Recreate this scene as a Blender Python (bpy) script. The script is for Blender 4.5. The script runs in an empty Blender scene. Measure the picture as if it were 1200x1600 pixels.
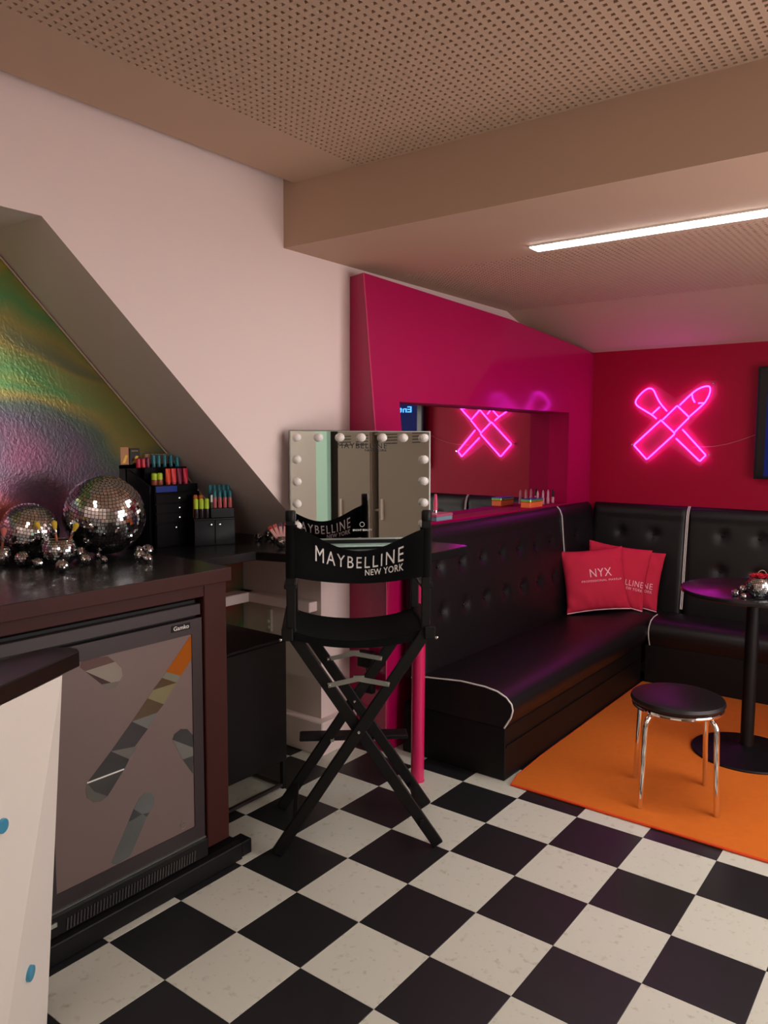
import bpy, bmesh, math, random
from mathutils import Vector, Matrix

random.seed(7)
SC = bpy.context.scene
COL = SC.collection
V = Vector

# ------------------------------------------------------------------ camera
cd = bpy.data.cameras.new('camera')
cam = bpy.data.objects.new('camera', cd); COL.objects.link(cam)
cd.sensor_fit = 'VERTICAL'; cd.sensor_height = 24.0
cd.lens = 1211.04 / 1600.0 * 24.0
cd.clip_start = 0.02
yaw, pit, rol = math.radians(-37.0216), math.radians(-5.3298), math.radians(0.30545)
fwd = V((math.sin(yaw)*math.cos(pit), math.cos(yaw)*math.cos(pit), math.sin(pit)))
rgt = V((math.cos(yaw), -math.sin(yaw), 0)); upv = rgt.cross(fwd)
r2 = math.cos(rol)*rgt + math.sin(rol)*upv; u2 = -math.sin(rol)*rgt + math.cos(rol)*upv
mw = Matrix((r2, u2, -fwd)).transposed().to_4x4()
mw.translation = V((1.92558, -3.22020, 1.69707))
cam.matrix_world = mw
SC.camera = cam

# ------------------------------------------------------------------ world, exposure
w = bpy.data.worlds.new('world'); SC.world = w; w.use_nodes = True
w.node_tree.nodes['Background'].inputs[0].default_value = (0.6, 0.55, 0.55, 1)
w.node_tree.nodes['Background'].inputs[1].default_value = 0.02
SC.view_settings.view_transform = 'Standard'
SC.view_settings.look = 'None'
SC.view_settings.exposure = 0.08
SC.view_settings.gamma = 1.0
SC.view_settings.use_curve_mapping = False
LED_FRONT = 29.0        # strip above the lounge corner
LED_FILL = 20.0         # added unseen fill strips on the high ceiling behind the photographer
NEON = 17.0
FILL_WINDOW = 4.7              # added unseen window in the right wall, to light the white wall

# ------------------------------------------------------------------ materials
def lin(c):
    return tuple((x/255/12.92 if x/255 <= .04045 else ((x/255+.055)/1.055)**2.4) for x in c) + (1,)

def mat(name, rgb, rough=.5, metal=0.0, noise=0.0, nscale=8.0, bump=0.0, bscale=60.0, coat=0.0, emit=None, estr=0.0, trans=0.0, spec=None, ior=None):
    m = bpy.data.materials.new(name); m.use_nodes = True
    nt = m.node_tree; b = nt.nodes['Principled BSDF']
    c = lin(rgb)
    b.inputs['Base Color'].default_value = c
    b.inputs['Roughness'].default_value = rough
    b.inputs['Metallic'].default_value = metal
    if coat: b.inputs['Coat Weight'].default_value = coat; b.inputs['Coat Roughness'].default_value = .12
    if trans: b.inputs['Transmission Weight'].default_value = trans
    if spec is not None: b.inputs['Specular IOR Level'].default_value = spec
    if ior: b.inputs['IOR'].default_value = ior
    if emit: b.inputs['Emission Color'].default_value = lin(emit); b.inputs['Emission Strength'].default_value = estr
    if noise or bump:
        tc = nt.nodes.new('ShaderNodeTexCoord')
    if noise:
        n = nt.nodes.new('ShaderNodeTexNoise'); n.inputs['Scale'].default_value = nscale; n.inputs['Detail'].default_value = 4
        nt.links.new(tc.outputs['Object'], n.inputs['Vector'])
        mx = nt.nodes.new('ShaderNodeMix'); mx.data_type = 'RGBA'
        mx.inputs['A'].default_value = tuple(max(0, x*(1-noise)) for x in c[:3]) + (1,)
        mx.inputs['B'].default_value = tuple(min(1, x*(1+noise)) for x in c[:3]) + (1,)
        nt.links.new(n.outputs['Fac'], mx.inputs['Factor']); nt.links.new(mx.outputs['Result'], b.inputs['Base Color'])
    if bump:
        n2 = nt.nodes.new('ShaderNodeTexNoise'); n2.inputs['Scale'].default_value = bscale; n2.inputs['Detail'].default_value = 3
        nt.links.new(tc.outputs['Object'], n2.inputs['Vector'])
        bp = nt.nodes.new('ShaderNodeBump'); bp.inputs['Strength'].default_value = bump; bp.inputs['Distance'].default_value = .01
        nt.links.new(n2.outputs['Fac'], bp.inputs['Height']); nt.links.new(bp.outputs['Normal'], b.inputs['Normal'])
    return m

def tile_white_mat():
    m = mat('tile_white', (203, 201, 187), .38)
    nt = m.node_tree; b = nt.nodes['Principled BSDF']
    g = nt.nodes.new('ShaderNodeNewGeometry')
    n = nt.nodes.new('ShaderNodeTexNoise'); n.inputs['Scale'].default_value = 26; n.inputs['Detail'].default_value = 3
    nt.links.new(g.outputs['Position'], n.inputs['Vector'])
    r = nt.nodes.new('ShaderNodeValToRGB')
    e = r.color_ramp.elements
    e[0].position = .27; e[0].color = lin((178, 172, 155)); e[1].position = .40; e[1].color = lin((203, 201, 187))
    nt.links.new(n.outputs['Fac'], r.inputs['Fac'])
    v = nt.nodes.new('ShaderNodeTexVoronoi'); v.inputs['Scale'].default_value = 30
    nt.links.new(g.outputs['Position'], v.inputs['Vector'])
    r2_ = nt.nodes.new('ShaderNodeValToRGB'); e = r2_.color_ramp.elements
    e[0].position = .06; e[0].color = (.72, .70, .66, 1); e[1].position = .16; e[1].color = (1, 1, 1, 1)
    nt.links.new(v.outputs['Distance'], r2_.inputs['Fac'])
    mx = nt.nodes.new('ShaderNodeMix'); mx.data_type = 'RGBA'; mx.blend_type = 'MULTIPLY'; mx.inputs['Factor'].default_value = .6
    nt.links.new(r.outputs['Color'], mx.inputs['A']); nt.links.new(r2_.outputs['Color'], mx.inputs['B'])
    nt.links.new(mx.outputs['Result'], b.inputs['Base Color'])
    return m

def foil_mat():
    m = mat('holographic_foil', (120, 125, 90), .24, .75)
    nt = m.node_tree; b = nt.nodes['Principled BSDF']
    tc = nt.nodes.new('ShaderNodeTexCoord')
    mp = nt.nodes.new('ShaderNodeMapping'); mp.inputs['Scale'].default_value = (1, .8, 1.5); mp.inputs['Location'].default_value = (0, .35, .1)
    nt.links.new(tc.outputs['Object'], mp.inputs['Vector'])
    n = nt.nodes.new('ShaderNodeTexNoise'); n.inputs['Scale'].default_value = 1.3; n.inputs['Detail'].default_value = 2.2; n.inputs['Distortion'].default_value = 1.1
    nt.links.new(mp.outputs['Vector'], n.inputs['Vector'])
    sx = nt.nodes.new('ShaderNodeSeparateXYZ'); nt.links.new(tc.outputs['Object'], sx.inputs['Vector'])
    ma = nt.nodes.new('ShaderNodeMapRange'); ma.inputs['From Min'].default_value = .4; ma.inputs['From Max'].default_value = 2.6
    nt.links.new(sx.outputs['Z'], ma.inputs['Value'])
    ad = nt.nodes.new('ShaderNodeMath'); ad.operation = 'MULTIPLY_ADD'; ad.inputs[1].default_value = .55
    nt.links.new(n.outputs['Fac'], ad.inputs[0])
    sb = nt.nodes.new('ShaderNodeMath'); sb.operation = 'SUBTRACT'; sb.inputs[1].default_value = .27
    nt.links.new(ma.outputs['Result'], sb.inputs[0]); nt.links.new(sb.outputs[0], ad.inputs[2])
    r = nt.nodes.new('ShaderNodeValToRGB')
    stops = [(0, (190, 185, 60)), (.12, (90, 140, 100)), (.24, (190, 90, 80)), (.36, (230, 120, 95)), (.46, (150, 100, 125)), (.56, (110, 105, 120)),
             (.64, (105, 125, 110)), (.72, (170, 160, 95)), (.80, (110, 165, 105)), (.87, (165, 165, 85)), (.93, (225, 200, 60)), (1, (90, 170, 160))]
    el = r.color_ramp.elements
    el[0].position, el[0].color = stops[0][0], lin(stops[0][1]); el[1].position, el[1].color = stops[-1][0], lin(stops[-1][1])
    for p, c in stops[1:-1]:
        q = el.new(p); q.color = lin(c)
    nt.links.new(ad.outputs[0], r.inputs['Fac']); nt.links.new(r.outputs['Color'], b.inputs['Base Color'])
    n2 = nt.nodes.new('ShaderNodeTexNoise'); n2.inputs['Scale'].default_value = 70; n2.inputs['Detail'].default_value = 4; n2.inputs['Distortion'].default_value = .6
    nt.links.new(tc.outputs['Object'], n2.inputs['Vector'])
    bp = nt.nodes.new('ShaderNodeBump'); bp.inputs['Strength'].default_value = .13; bp.inputs['Distance'].default_value = .01
    nt.links.new(n2.outputs['Fac'], bp.inputs['Height']); nt.links.new(bp.outputs['Normal'], b.inputs['Normal'])
    return m

def rainbow_mat():
    m = mat('rainbow_foil', (120, 200, 120), .2, .7)
    nt = m.node_tree; b = nt.nodes['Principled BSDF']
    tc = nt.nodes.new('ShaderNodeTexCoord'); sx = nt.nodes.new('ShaderNodeSeparateXYZ')
    nt.links.new(tc.outputs['Generated'], sx.inputs['Vector'])
    r = nt.nodes.new('ShaderNodeValToRGB'); el = r.color_ramp.elements
    el[0].position, el[0].color = 0, lin((70, 40, 40)); el[1].position, el[1].color = 1, lin((70, 60, 220))
    for p, c in [(.3, (240, 220, 60)), (.55, (110, 240, 110)), (.78, (80, 200, 240))]:
        q = el.new(p); q.color = lin(c)
    nt.links.new(sx.outputs['Z'], r.inputs['Fac']); nt.links.new(r.outputs['Color'], b.inputs['Base Color'])
    return m

M = dict(
    wall=mat('wall_paint_white', (234, 213, 207), .6, bump=.03, bscale=150),
    ceil=mat('ceiling_paint', (190, 160, 137), .75),
    void=mat('ceiling_void', (40, 25, 22), .9),
    pink=mat('magenta_gloss_paint', (166, 2, 74), .45, noise=.04, nscale=3, coat=.7, spec=.15),
    pinkback=mat('crimson_paint', (158, 2, 46), .5, spec=.2, noise=.05, nscale=3),
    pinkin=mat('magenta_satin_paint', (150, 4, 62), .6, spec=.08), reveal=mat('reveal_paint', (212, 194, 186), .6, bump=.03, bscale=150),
    tw=tile_white_mat(), tb=mat('tile_black', (26, 26, 28), .42, noise=.1, nscale=20),
    rug=mat('orange_carpet', (206, 101, 2), .95, noise=.08, nscale=30, bump=.25, bscale=500),
    rughem=mat('orange_hem', (214, 66, 10), .9),
    leather=mat('black_leatherette', (17, 14, 16), .42, spec=.4, bump=.06, bscale=350),
    base=mat('black_laminate', (14, 12, 12), .5, spec=.25),
    piping=mat('white_piping', (215, 210, 205), .5),
    brown=mat('dark_brown_wood', (60, 25, 20), .5, spec=.2, noise=.12, nscale=5),
    blacktop=mat('black_worktop', (18, 17, 18), .27, bump=.02, bscale=200),
    black=mat('black_metal', (13, 12, 13), .45, spec=.25),
    blackwood=mat('black_wood', (11, 9, 9), .55, spec=.25, noise=.12, nscale=25),
    fridge=mat('fridge_anthracite', (40, 29, 31), .4),
    film=mat('frosted_film', (110, 91, 87), .38, noise=.04, nscale=3),
    canvas=mat('black_canvas', (9, 9, 10), .95, spec=.15, bump=.15, bscale=600),
    print=mat('white_print', (225, 220, 215), .7),
    blackprint=mat('black_print', (20, 18, 18), .6),
    steel=mat('brushed_steel', (175, 178, 172), .35, 1),
    chrome=mat('chrome', (235, 232, 228), .06, 1),
    mirror=mat('mirror_glass', (225, 226, 222), .012, 1),
    facet=mat('mirror_facets', (230, 230, 230), .06, 1),
    core=mat('ball_core', (45, 45, 48), .5, .3),
    foil=foil_mat(), rainbow=rainbow_mat(),
    bulb=mat('opal_bulb', (232, 226, 220), .3),
    mint=mat('mint_metal', (190, 222, 210), .3, .2),
    pillow=mat('red_pink_fabric', (206, 30, 66), .85, noise=.05, nscale=12, bump=.15, bscale=300),
    pillowprint=mat('pale_pink_print', (245, 190, 200), .7),
    pole=mat('pink_pole_paint', (206, 24, 92), .3, coat=.3),
    white=mat('white_panel', (240, 232, 222), .5),
    grey=mat('locker_grey', (172, 163, 148), .5),
    mintglow=mat('mint_painted_glow', (190, 226, 205), .5, emit=(180, 225, 200), estr=.3),  # mint strip brightened by its own emission, nothing lights it from behind
    dark=mat('dark_cavity', (20, 14, 16), .8),
    blue=mat('blue_plastic', (60, 150, 185), .35),
    neon=mat('neon_pink', (255, 120, 240), .4, emit=(236, 34, 240), estr=NEON),
    acryl=None,
    tvscreen=mat('tv_screen', (6, 6, 12), .5, spec=.08, emit=(36, 50, 140), estr=.3),
    tvblack=mat('tv_screen_black', (6, 6, 9), .12),
    tvtext=mat('tv_text', (60, 130, 255), .4, emit=(60, 140, 255), estr=3.0),
    led=mat('led_diffuser', (255, 255, 255), .5, emit=(250, 251, 250), estr=LED_FRONT),
    ledfill=mat('led_diffuser_fill', (255, 255, 255), .5, emit=(250, 248, 240), estr=LED_FILL),
    glass=None,
    fillpane=mat('fill_light_pane', (255, 255, 255), .5, emit=(250, 242, 240), estr=FILL_WINDOW),
)
def clear(name, rgb, alpha=.25, rough=.05):
    m = mat(name, rgb, rough); m.node_tree.nodes['Principled BSDF'].inputs['Alpha'].default_value = alpha
    return m
M['acryl'] = clear('clear_acrylic', (255, 200, 240), .02, .08)
M['glass'] = clear('clear_bottle', (235, 170, 190), .4, .05)
def cm(rgb, rough=.4, metal=0.0, _c={}):
    k = (rgb, rough, metal)
    if k not in _c: _c[k] = mat('paint_%02x%02x%02x' % rgb, rgb, rough, metal)
    return _c[k]

# ------------------------------------------------------------------ mesh builder
class MB:
    def __init__(s): s.v = []; s.f = []; s.mi = []; s.cur = 0
    def add(s, vs, fs):
        o = len(s.v); s.v += [tuple(x) for x in vs]
        for f in fs: s.f.append(tuple(o+i for i in f)); s.mi.append(s.cur)
        return s
    def box(s, a, b, mtx=None):
        (x0, y0, z0), (x1, y1, z1) = a, b
        vs = [V(p) for p in ((x0,y0,z0),(x1,y0,z0),(x1,y1,z0),(x0,y1,z0),(x0,y0,z1),(x1,y0,z1),(x1,y1,z1),(x0,y1,z1))]
        if mtx: vs = [mtx @ p for p in vs]
        return s.add(vs, [(0,3,2,1),(4,5,6,7),(0,1,5,4),(1,2,6,5),(2,3,7,6),(3,0,4,7)])
    def bar(s, p, q, w, h, side=(0,0,1)):
        p, q = V(p), V(q); d = (q-p).normalized(); sd = V(side); a = d.cross(sd)
        if a.length < 1e-4: a = d.cross(V((1,0,0)))
        a.normalize(); b = a.cross(d).normalized(); a = a*w/2; b = b*h/2
        vs = [p-a-b, p+a-b, p+a+b, p-a+b, q-a-b, q+a-b, q+a+b, q-a+b]
        return s.add(vs, [(0,3,2,1),(4,5,6,7),(0,1,5,4),(1,2,6,5),(2,3,7,6),(3,0,4,7)])
    def tube(s, pts, r, n=8, closed=False, cap=True):
        pts = [V(p) for p in pts]; N = len(pts); rings = []
        ref = None
        for i in range(N):
            if closed: t = (pts[(i+1) % N]-pts[i-1])
            else: t = pts[min(i+1, N-1)]-pts[max(i-1, 0)]
            t.normalize()
            if ref is None:
                ref = t.orthogonal().normalized()
            else:
                ref = (ref - t*ref.dot(t)); ref = ref.normalized() if ref.length > 1e-6 else t.orthogonal().normalized()
            b = t.cross(ref); rr = r[i] if isinstance(r, (list, tuple)) else r
            rings.append([pts[i] + ref*rr*math.cos(2*math.pi*k/n) + b*rr*math.sin(2*math.pi*k/n) for k in range(n)])
        vs = [p for rg in rings for p in rg]; fs = []
        for i in range(N if closed else N-1):
            j = (i+1) % N
            for k in range(n): fs.append((i*n+k, i*n+(k+1) % n, j*n+(k+1) % n, j*n+k))
        if cap and not closed: fs += [tuple(range(n-1, -1, -1)), tuple((N-1)*n+k for k in range(n))]
        return s.add(vs, fs)
    def lathe(s, prof, c=(0,0,0), n=24, mtx=None):
        vs = []; fs = []; c = V(c)
        for r, z in prof:
            for k in range(n):
                p = V((r*math.cos(2*math.pi*k/n), r*math.sin(2*math.pi*k/n), z))
                vs.append(c + (mtx @ p if mtx else p))
        for i in range(len(prof)-1):
            for k in range(n): fs.append((i*n+k, i*n+(k+1) % n, (i+1)*n+(k+1) % n, (i+1)*n+k))
        if prof[0][0] > 1e-5: fs.append(tuple(range(n-1, -1, -1)))
        if prof[-1][0] > 1e-5: fs.append(tuple((len(prof)-1)*n+k for k in range(n)))
        return s.add(vs, fs)
    def prism(s, pts, ext):
        pts = [V(p) for p in pts]; ext = V(ext); n = len(pts)
        vs = pts + [p+ext for p in pts]
        return s.add(vs, [tuple(range(n-1, -1, -1)), tuple(range(n, 2*n))] + [(i, (i+1) % n, n+(i+1) % n, n+i) for i in range(n)])
    def grid(s, fn, nu, nv, flip=False):
        vs = [fn(i/nu, j/nv) for j in range(nv+1) for i in range(nu+1)]; w_ = nu+1
        fs = []
        for j in range(nv):
            for i in range(nu):
                f = (j*w_+i, j*w_+i+1, (j+1)*w_+i+1, (j+1)*w_+i)
                fs.append(f[::-1] if flip else f)
        return s.add(vs, fs)
    def build(s, name, m, parent=None, bevel=0, smooth=False, fix=True, seg=1, angle=35, label=None, merge=False):
        me = bpy.data.meshes.new(name)
        me.from_pydata(s.v, [], s.f)
        ms = m if isinstance(m, (list, tuple)) else [m]
        for x in ms: me.materials.append(x)
        if len(ms) > 1: me.polygons.foreach_set('material_index', s.mi)
        if fix or bevel or merge:
            bm = bmesh.new(); bm.from_mesh(me)
            if merge: bmesh.ops.remove_doubles(bm, verts=bm.verts, dist=1e-5)
            if fix: bmesh.ops.recalc_face_normals(bm, faces=bm.faces)
            if bevel:
                es = [e for e in bm.edges if len(e.link_faces) == 2 and e.calc_face_angle(0) > .6]
                bmesh.ops.bevel(bm, geom=es, offset=bevel, segments=seg, affect='EDGES', profile=.6, clamp_overlap=True)
            bm.to_mesh(me); bm.free()
        if smooth:
            me.polygons.foreach_set('use_smooth', [True]*len(me.polygons))
            me.set_sharp_from_angle(angle=math.radians(angle))
        me.update()
        return link(name, me, parent, label)

def link(name, me, parent=None, label=None):
    o = bpy.data.objects.new(name, me); COL.objects.link(o)
    if parent is not None: o.parent = parent
    if label: o['label'] = label
    return o
def tag(o, label, cat, group=None, kind=None):
    o['label'] = label; o['category'] = cat
    if group: o['group'] = group
    if kind: o['kind'] = kind
    return o
def thing(name, label, cat, loc=(0,0,0), rz=0, group=None):
    o = bpy.data.objects.new(name, None); COL.objects.link(o); o.empty_display_size = .05
    o.location = loc; o.rotation_euler = (0, 0, rz)
    return tag(o, label, cat, group)
def struct(o, label=None):
    o['kind'] = 'structure'
    if label: o['label'] = label
    return o
def poly_holes(outer, holes, to3):
    """filled flat polygon with holes; returns MB"""
    bm = bmesh.new(); es = []
    for loop in [outer]+holes:
        vs = [bm.verts.new(to3(*p)) for p in loop]
        for i in range(len(vs)): es.append(bm.edges.new((vs[i], vs[(i+1) % len(vs)])))
    bmesh.ops.triangle_fill(bm, use_beauty=True, use_dissolve=False, edges=es)
    bm.verts.index_update()
    mb = MB().add([v.co.copy() for v in bm.verts], [tuple(v.index for v in f.verts) for f in bm.faces]); bm.free()
    return mb
def text_geo(txt, maxedge=None, bold=.0, space=1.0):
    """triangles of a text, normalised to width 1 (x 0..1), y in the same scale"""
    cu = bpy.data.curves.new('txt', 'FONT'); cu.body = txt; cu.size = 1; cu.offset = bold; cu.space_character = space; cu.resolution_u = 3
    ob = bpy.data.objects.new('txt', cu); COL.objects.link(ob)
    dg = bpy.context.evaluated_depsgraph_get()
    me = bpy.data.meshes.new_from_object(ob.evaluated_get(dg))
    bpy.data.objects.remove(ob); bpy.data.curves.remove(cu)
    bm = bmesh.new(); bm.from_mesh(me); bpy.data.meshes.remove(me)
    bmesh.ops.remove_doubles(bm, verts=bm.verts, dist=1e-4)
    bmesh.ops.triangulate(bm, faces=bm.faces)
    xs = [v.co.x for v in bm.verts]; x0, x1 = min(xs), max(xs); ys = [v.co.y for v in bm.verts]; y0, y1 = min(ys), max(ys)
    if maxedge:
        for _ in range(6):
            es = [e for e in bm.edges if e.calc_length() > maxedge*(x1-x0)]
            if not es: break
            bmesh.ops.subdivide_edges(bm, edges=es, cuts=1); bmesh.ops.triangulate(bm, faces=bm.faces)
    bm.verts.index_update()
    vs = [((v.co.x-x0)/(x1-x0), (v.co.y-y0)/(y1-y0)) for v in bm.verts]
    fs = [tuple(v.index for v in f.verts) for f in bm.faces]; bm.free()
    return vs, fs, (y1-y0)/(x1-x0)
def text_on(txt, fn, name, m, parent, maxedge=None, bold=0.0, space=1.0, label=None):
    vs, fs, asp = text_geo(txt, maxedge, bold, space)
    return MB().add([fn(x, y) for x, y in vs], fs).build(name, m, parent, fix=False, label=label)
def copy_tree(o, parent=None):
    c = o.copy(); COL.objects.link(c); c.parent = parent
    for ch in list(o.children): copy_tree(ch, c)
    return c
Rz = lambda a: Matrix.Rotation(a, 4, 'Z')

# ================================================================== THE SETTING
XL, XP, YB, YF, XR = -.81, -.48, 2.685, -4.6, 2.75
ZU, ZL = 2.917, 2.625
# ---- floor with tiles
fl = struct(MB().box((-1.6, YF, -.05), (XR, YB, -.0045)).build('floor', M['tb']), 'black and white checkerboard tile floor')
def tile_mesh(name, m):
    o = MB().box((.0004, .0004, -.004), (.2996, .2996, 0)).build(name, m, None, bevel=.0008)
    me = o.data; bpy.data.objects.remove(o); return me
tmw, tmb = tile_mesh('floor_tile', M['tw']), tile_mesh('floor_tile', M['tb'])
rest_w, rest_b = MB(), MB()
for i in range(-5, 10):
    for j in range(-16, 9):
        x, y = i*.3, j*.3
        if x+.3 > XR+.2 or y < YF: continue
        blk = (i+j) % 2 != 0
        near = -4 <= i <= 7 and -9 <= j <= 0
        if near:
            t = link('floor_tile', tmb if blk else tmw, fl); t.location = (x, y, 0)
        else:
            (rest_b if blk else rest_w).box((x+.0004, y+.0004, -.004), (x+.2996, y+.2996, 0))
for mb, m in ((rest_w, M['tw']), (rest_b, M['tb'])):
    o = mb.build('floor_tile_rest', m, fl, fix=False); o['kind'] = 'stuff'

# ---- left wall with the slanted alcove
SL = (1.098-2.497)/(-.15+1.661)
wl = poly_holes([(YF, 0), (-3.0, 0), (-3.0, 2.497), (-1.661, 2.497), (-.15, 1.098), (-.15, 0), (YB, 0), (YB, 3.15), (YF, 3.15)], [], lambda a, b: V((XL, a, b)))
fx = lambda y: -1.41 + (-.1-y)*.1056           # the foil covered back of the alcove
dp = -.012
rev = [(-3.0, 0), (-3.0, 2.497), (-1.661, 2.497), (-.15, 1.098), (-.15, 0)]
wl.cur = 1
for a, b in zip(rev[:-1], rev[1:]):
    wl.add([V((XL, *a)), V((XL, *b)), V((fx(b[0])+dp, *b)), V((fx(a[0])+dp, *a))], [(0, 1, 2, 3)])
struct(wl.build('wall_left', [M['wall'], M['reveal']], fix=False, merge=True), 'white plaster wall with a slanted triangular alcove')
fo = poly_holes([(-3.0, .02), (-3.0, 2.49), (-1.664, 2.49), (-.16, 1.094), (-.16, .02)], [], lambda a, b: V((fx(a), a, b)))
foil = struct(fo.build('wall_alcove', M['foil'], fix=False), 'alcove back covered in wrinkled holographic foil')
# thin bead where foil meets the slope
struct(MB().tube([(fx(-1.66)+.004, -1.664, 2.488), (fx(-.16)+.004, -.162, 1.095)], .004, 6).build('trim_1', M['ceil'], smooth=True), 'thin bead along the slanted foil edge')
# ledge inside the alcove under the counter and pier foot
lg = MB().box((-1.4, -1.15, .775), (-1.30, -.16, .83)).box((-1.40, -.215, .775), (-.835, -.151, .83))
struct(lg.build('trim_2', M['wall'], bevel=.004), 'pale ledge running round the alcove below the counter')
pf = MB().prism([(-.75, -.21, 0), (-.75, .088, 0), (-.81, .088, 0), (-.81, -.151, 0), (-1.3, -.151, 0), (-1.3, -.21, 0)], (0, 0, .185))
struct(pf.build('baseboard_left', M['wall'], bevel=.006), 'thick white plinth at the foot of the wall pier')

# ---- magenta panel wall with mirrored recess
NE = .05                                        # near end of the panel wall
def wx(y, z):                                   # upright panel whose upper left triangle is folded back
    f = (y-NE)/(YB-NE); zc = .956+(y-NE)*1.174
    return -.520*(1-f)+XP*f - .164*max(0, z-zc)/1.617
def ztop(y):
    return 2.573+(2.476-2.573)*(y-NE)/(1.343-NE) if y < 1.343 else 2.476+(2.384-2.476)*(y-1.343)/(YB-1.343)
NT, NBZ = 1.905, 1.228
NL, NR = .25, 2.27
XM = -.645
pw = MB()
def patch(y0, y1, z0_, z1_, nu, nv):
    def fn(u, v):
        y = y0+(y1-y0)*u; za = z0_(y) if callable(z0_) else z0_; zb_ = z1_(y) if callable(z1_) else z1_
        z = za+(zb_-za)*v; return V((wx(y, z), y, z))
    pw.grid(fn, nu, nv)
for y0, y1, nu in ((NE, NL, 8), (NL, NR, 60), (NR, YB, 6)):
    patch(y0, y1, 0, .956, nu, 2); patch(y0, y1, .956, NBZ, nu, 8); patch(y0, y1, NT, ztop, nu, 24)
    if nu != 60: patch(y0, y1, NBZ, NT, nu, 24)
zs = [0, .956, ztop(NE)]
for a, b in zip(zs[:-1], zs[1:]):               # end face back to the white wall
    pw.add([V((wx(NE, a), NE, a)), V((wx(NE, b), NE, b)), V((XL+.001, .09, b)), V((XL+.001, .09, a))], [(0, 1, 2, 3)])
for k in range(20):
    a, b = NE+(YB-NE)*k/20, NE+(YB-NE)*(k+1)/20
    pw.add([V((wx(a, ztop(a)), a, ztop(a))), V((wx(b, ztop(b)), b, ztop(b))), V((XL+.001, max(b, .09), ztop(b))), V((XL+.001, max(a, .09), ztop(a)))], [(0, 1, 2, 3)])
pw.cur = 1
for k in range(60):
    a, b = NL+(NR-NL)*k/60, NL+(NR-NL)*(k+1)/60
    for z in (NT, NBZ): pw.add([V((wx(a, z), a, z)), V((wx(b, z), b, z)), V((XM, b, z)), V((XM, a, z))], [(0, 1, 2, 3)])
for k in range(24):
    a, b = NBZ+(NT-NBZ)*k/24, NBZ+(NT-NBZ)*(k+1)/24
    for y in (NL, NR): pw.add([V((wx(y, a), y, a)), V((wx(y, b), y, b)), V((XM, y, b)), V((XM, y, a))], [(0, 1, 2, 3)])
struct(pw.build('wall_panel', [M['pink'], M['pinkin']], fix=False, merge=True, smooth=True, angle=20), 'glossy magenta panel wall with a long mirrored recess')
struct(MB().tube([(wx(NE, z), NE, z) for z in (0, .956, 1.754, 2.57)], .003, 6).build('trim_3', mat('pink_bead', (214, 60, 110), .4), smooth=True), 'thin pink bead on the end of the magenta panel wall')
nm = MB().box((XM-.006, NL-.05, NBZ-.02), (XM, NR+.02, NT+.01)).build('wall_mirror', M['mirror'])
tag(nm, 'long wall mirror set in the recess of the magenta wall', 'mirror')
struct(MB().box((XL, YB, 0), (XR, YB+.08, 3.1)).build('wall_back', M['pinkback']), 'crimson back wall behind the bench')
struct(poly_holes([(YF, 0), (YB, 0), (YB, 3.1), (YF, 3.1)], [[(-1.35, .6), (1.15, .6), (1.15, 2.1), (-1.35, 2.1)]], lambda a, b: V((XR, a, b))).build('wall_right', M['wall'], fix=False))
struct(MB().box((-1.7, YF-.08, 0), (XR, YF, 3.1)).build('wall_front', M['wall']))
WY0, WY1, WZ0, WZ1 = -1.35, 1.15, .6, 2.1
t = struct(MB().box((XR+.02, WY0, WZ0), (XR+.03, WY1, WZ1)).build('fill_window', M['fillpane']), 'unseen window added in the right hand wall as fill light')  # glowing pane added out of view to brighten the left wall
for k in range(4):
    y = WY0+(WY1-WY0)*k/3
    MB().box((XR-.02, y-.025, WZ0), (XR+.02, y+.025, WZ1)).build('fill_window_frame', M['white'], t)

# ---- ceilings
def perf(mb, x0, x1, y0, y1, z, pitch, hole_, th):
    nx, ny = round((x1-x0)/pitch), round((y1-y0)/pitch)
    px, py = (x1-x0)/nx, (y1-y0)/ny; m_ = (pitch-hole_)/2
    vs = mb.v; fs = mb.f
    for i in range(nx):
        for j in range(ny):
            ax, ay = x0+i*px, y0+j*py; bx, by = ax+px, ay+py
            o = len(vs)
            vs += [(ax,ay,z),(bx,ay,z),(bx,by,z),(ax,by,z),(ax+m_,ay+m_,z),(bx-m_,ay+m_,z),(bx-m_,by-m_,z),(ax+m_,by-m_,z),
                   (ax+m_,ay+m_,z+th),(bx-m_,ay+m_,z+th),(bx-m_,by-m_,z+th),(ax+m_,by-m_,z+th)]
            for k in range(4):
                n_ = (k+1) % 4
                fs += [(o+k, o+4+k, o+4+n_, o+n_), (o+4+k, o+8+k, o+8+n_, o+4+n_)]; mb.mi += [0, 0]
    return mb
def sheet(mb, x0, x1, y0, y1, z):
    return mb.add([V((x0,y0,z)), V((x0,y1,z)), V((x1,y1,z)), V((x1,y0,z))], [(0,1,2,3)])
YBm = -.417
cu = MB(); perf(cu, -.352, 2.44, -4.1, YBm-.008, ZU, .0302, .0140, .012)
sheet(cu, -.735, -.352, YF, YBm, ZU); sheet(cu, 2.44, XR, YF, YBm, ZU); sheet(cu, -.352, 2.44, YF, -4.1, ZU); sheet(cu, -.352, 2.44, YBm-.008, YBm, ZU)
cu.add([V((-.735,YF,ZU)), V((-.735,YBm,ZU)), V((-.735,YBm,ZU+.1)), V((-.735,YF,ZU+.1))], [(0,1,2,3)])
struct(cu.build('ceiling_high', M['ceil'], fix=False), 'high acoustic ceiling perforated with small square holes')
struct(MB().box((-1.6, YF, ZU+.1), (XR, YBm+.1, ZU+.13)).box((-.35, -4.2, ZU+.014), (2.45, YBm-.001, ZU+.02)).build('ceiling_void', M['void']), 'dark void above the perforated ceiling')
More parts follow.
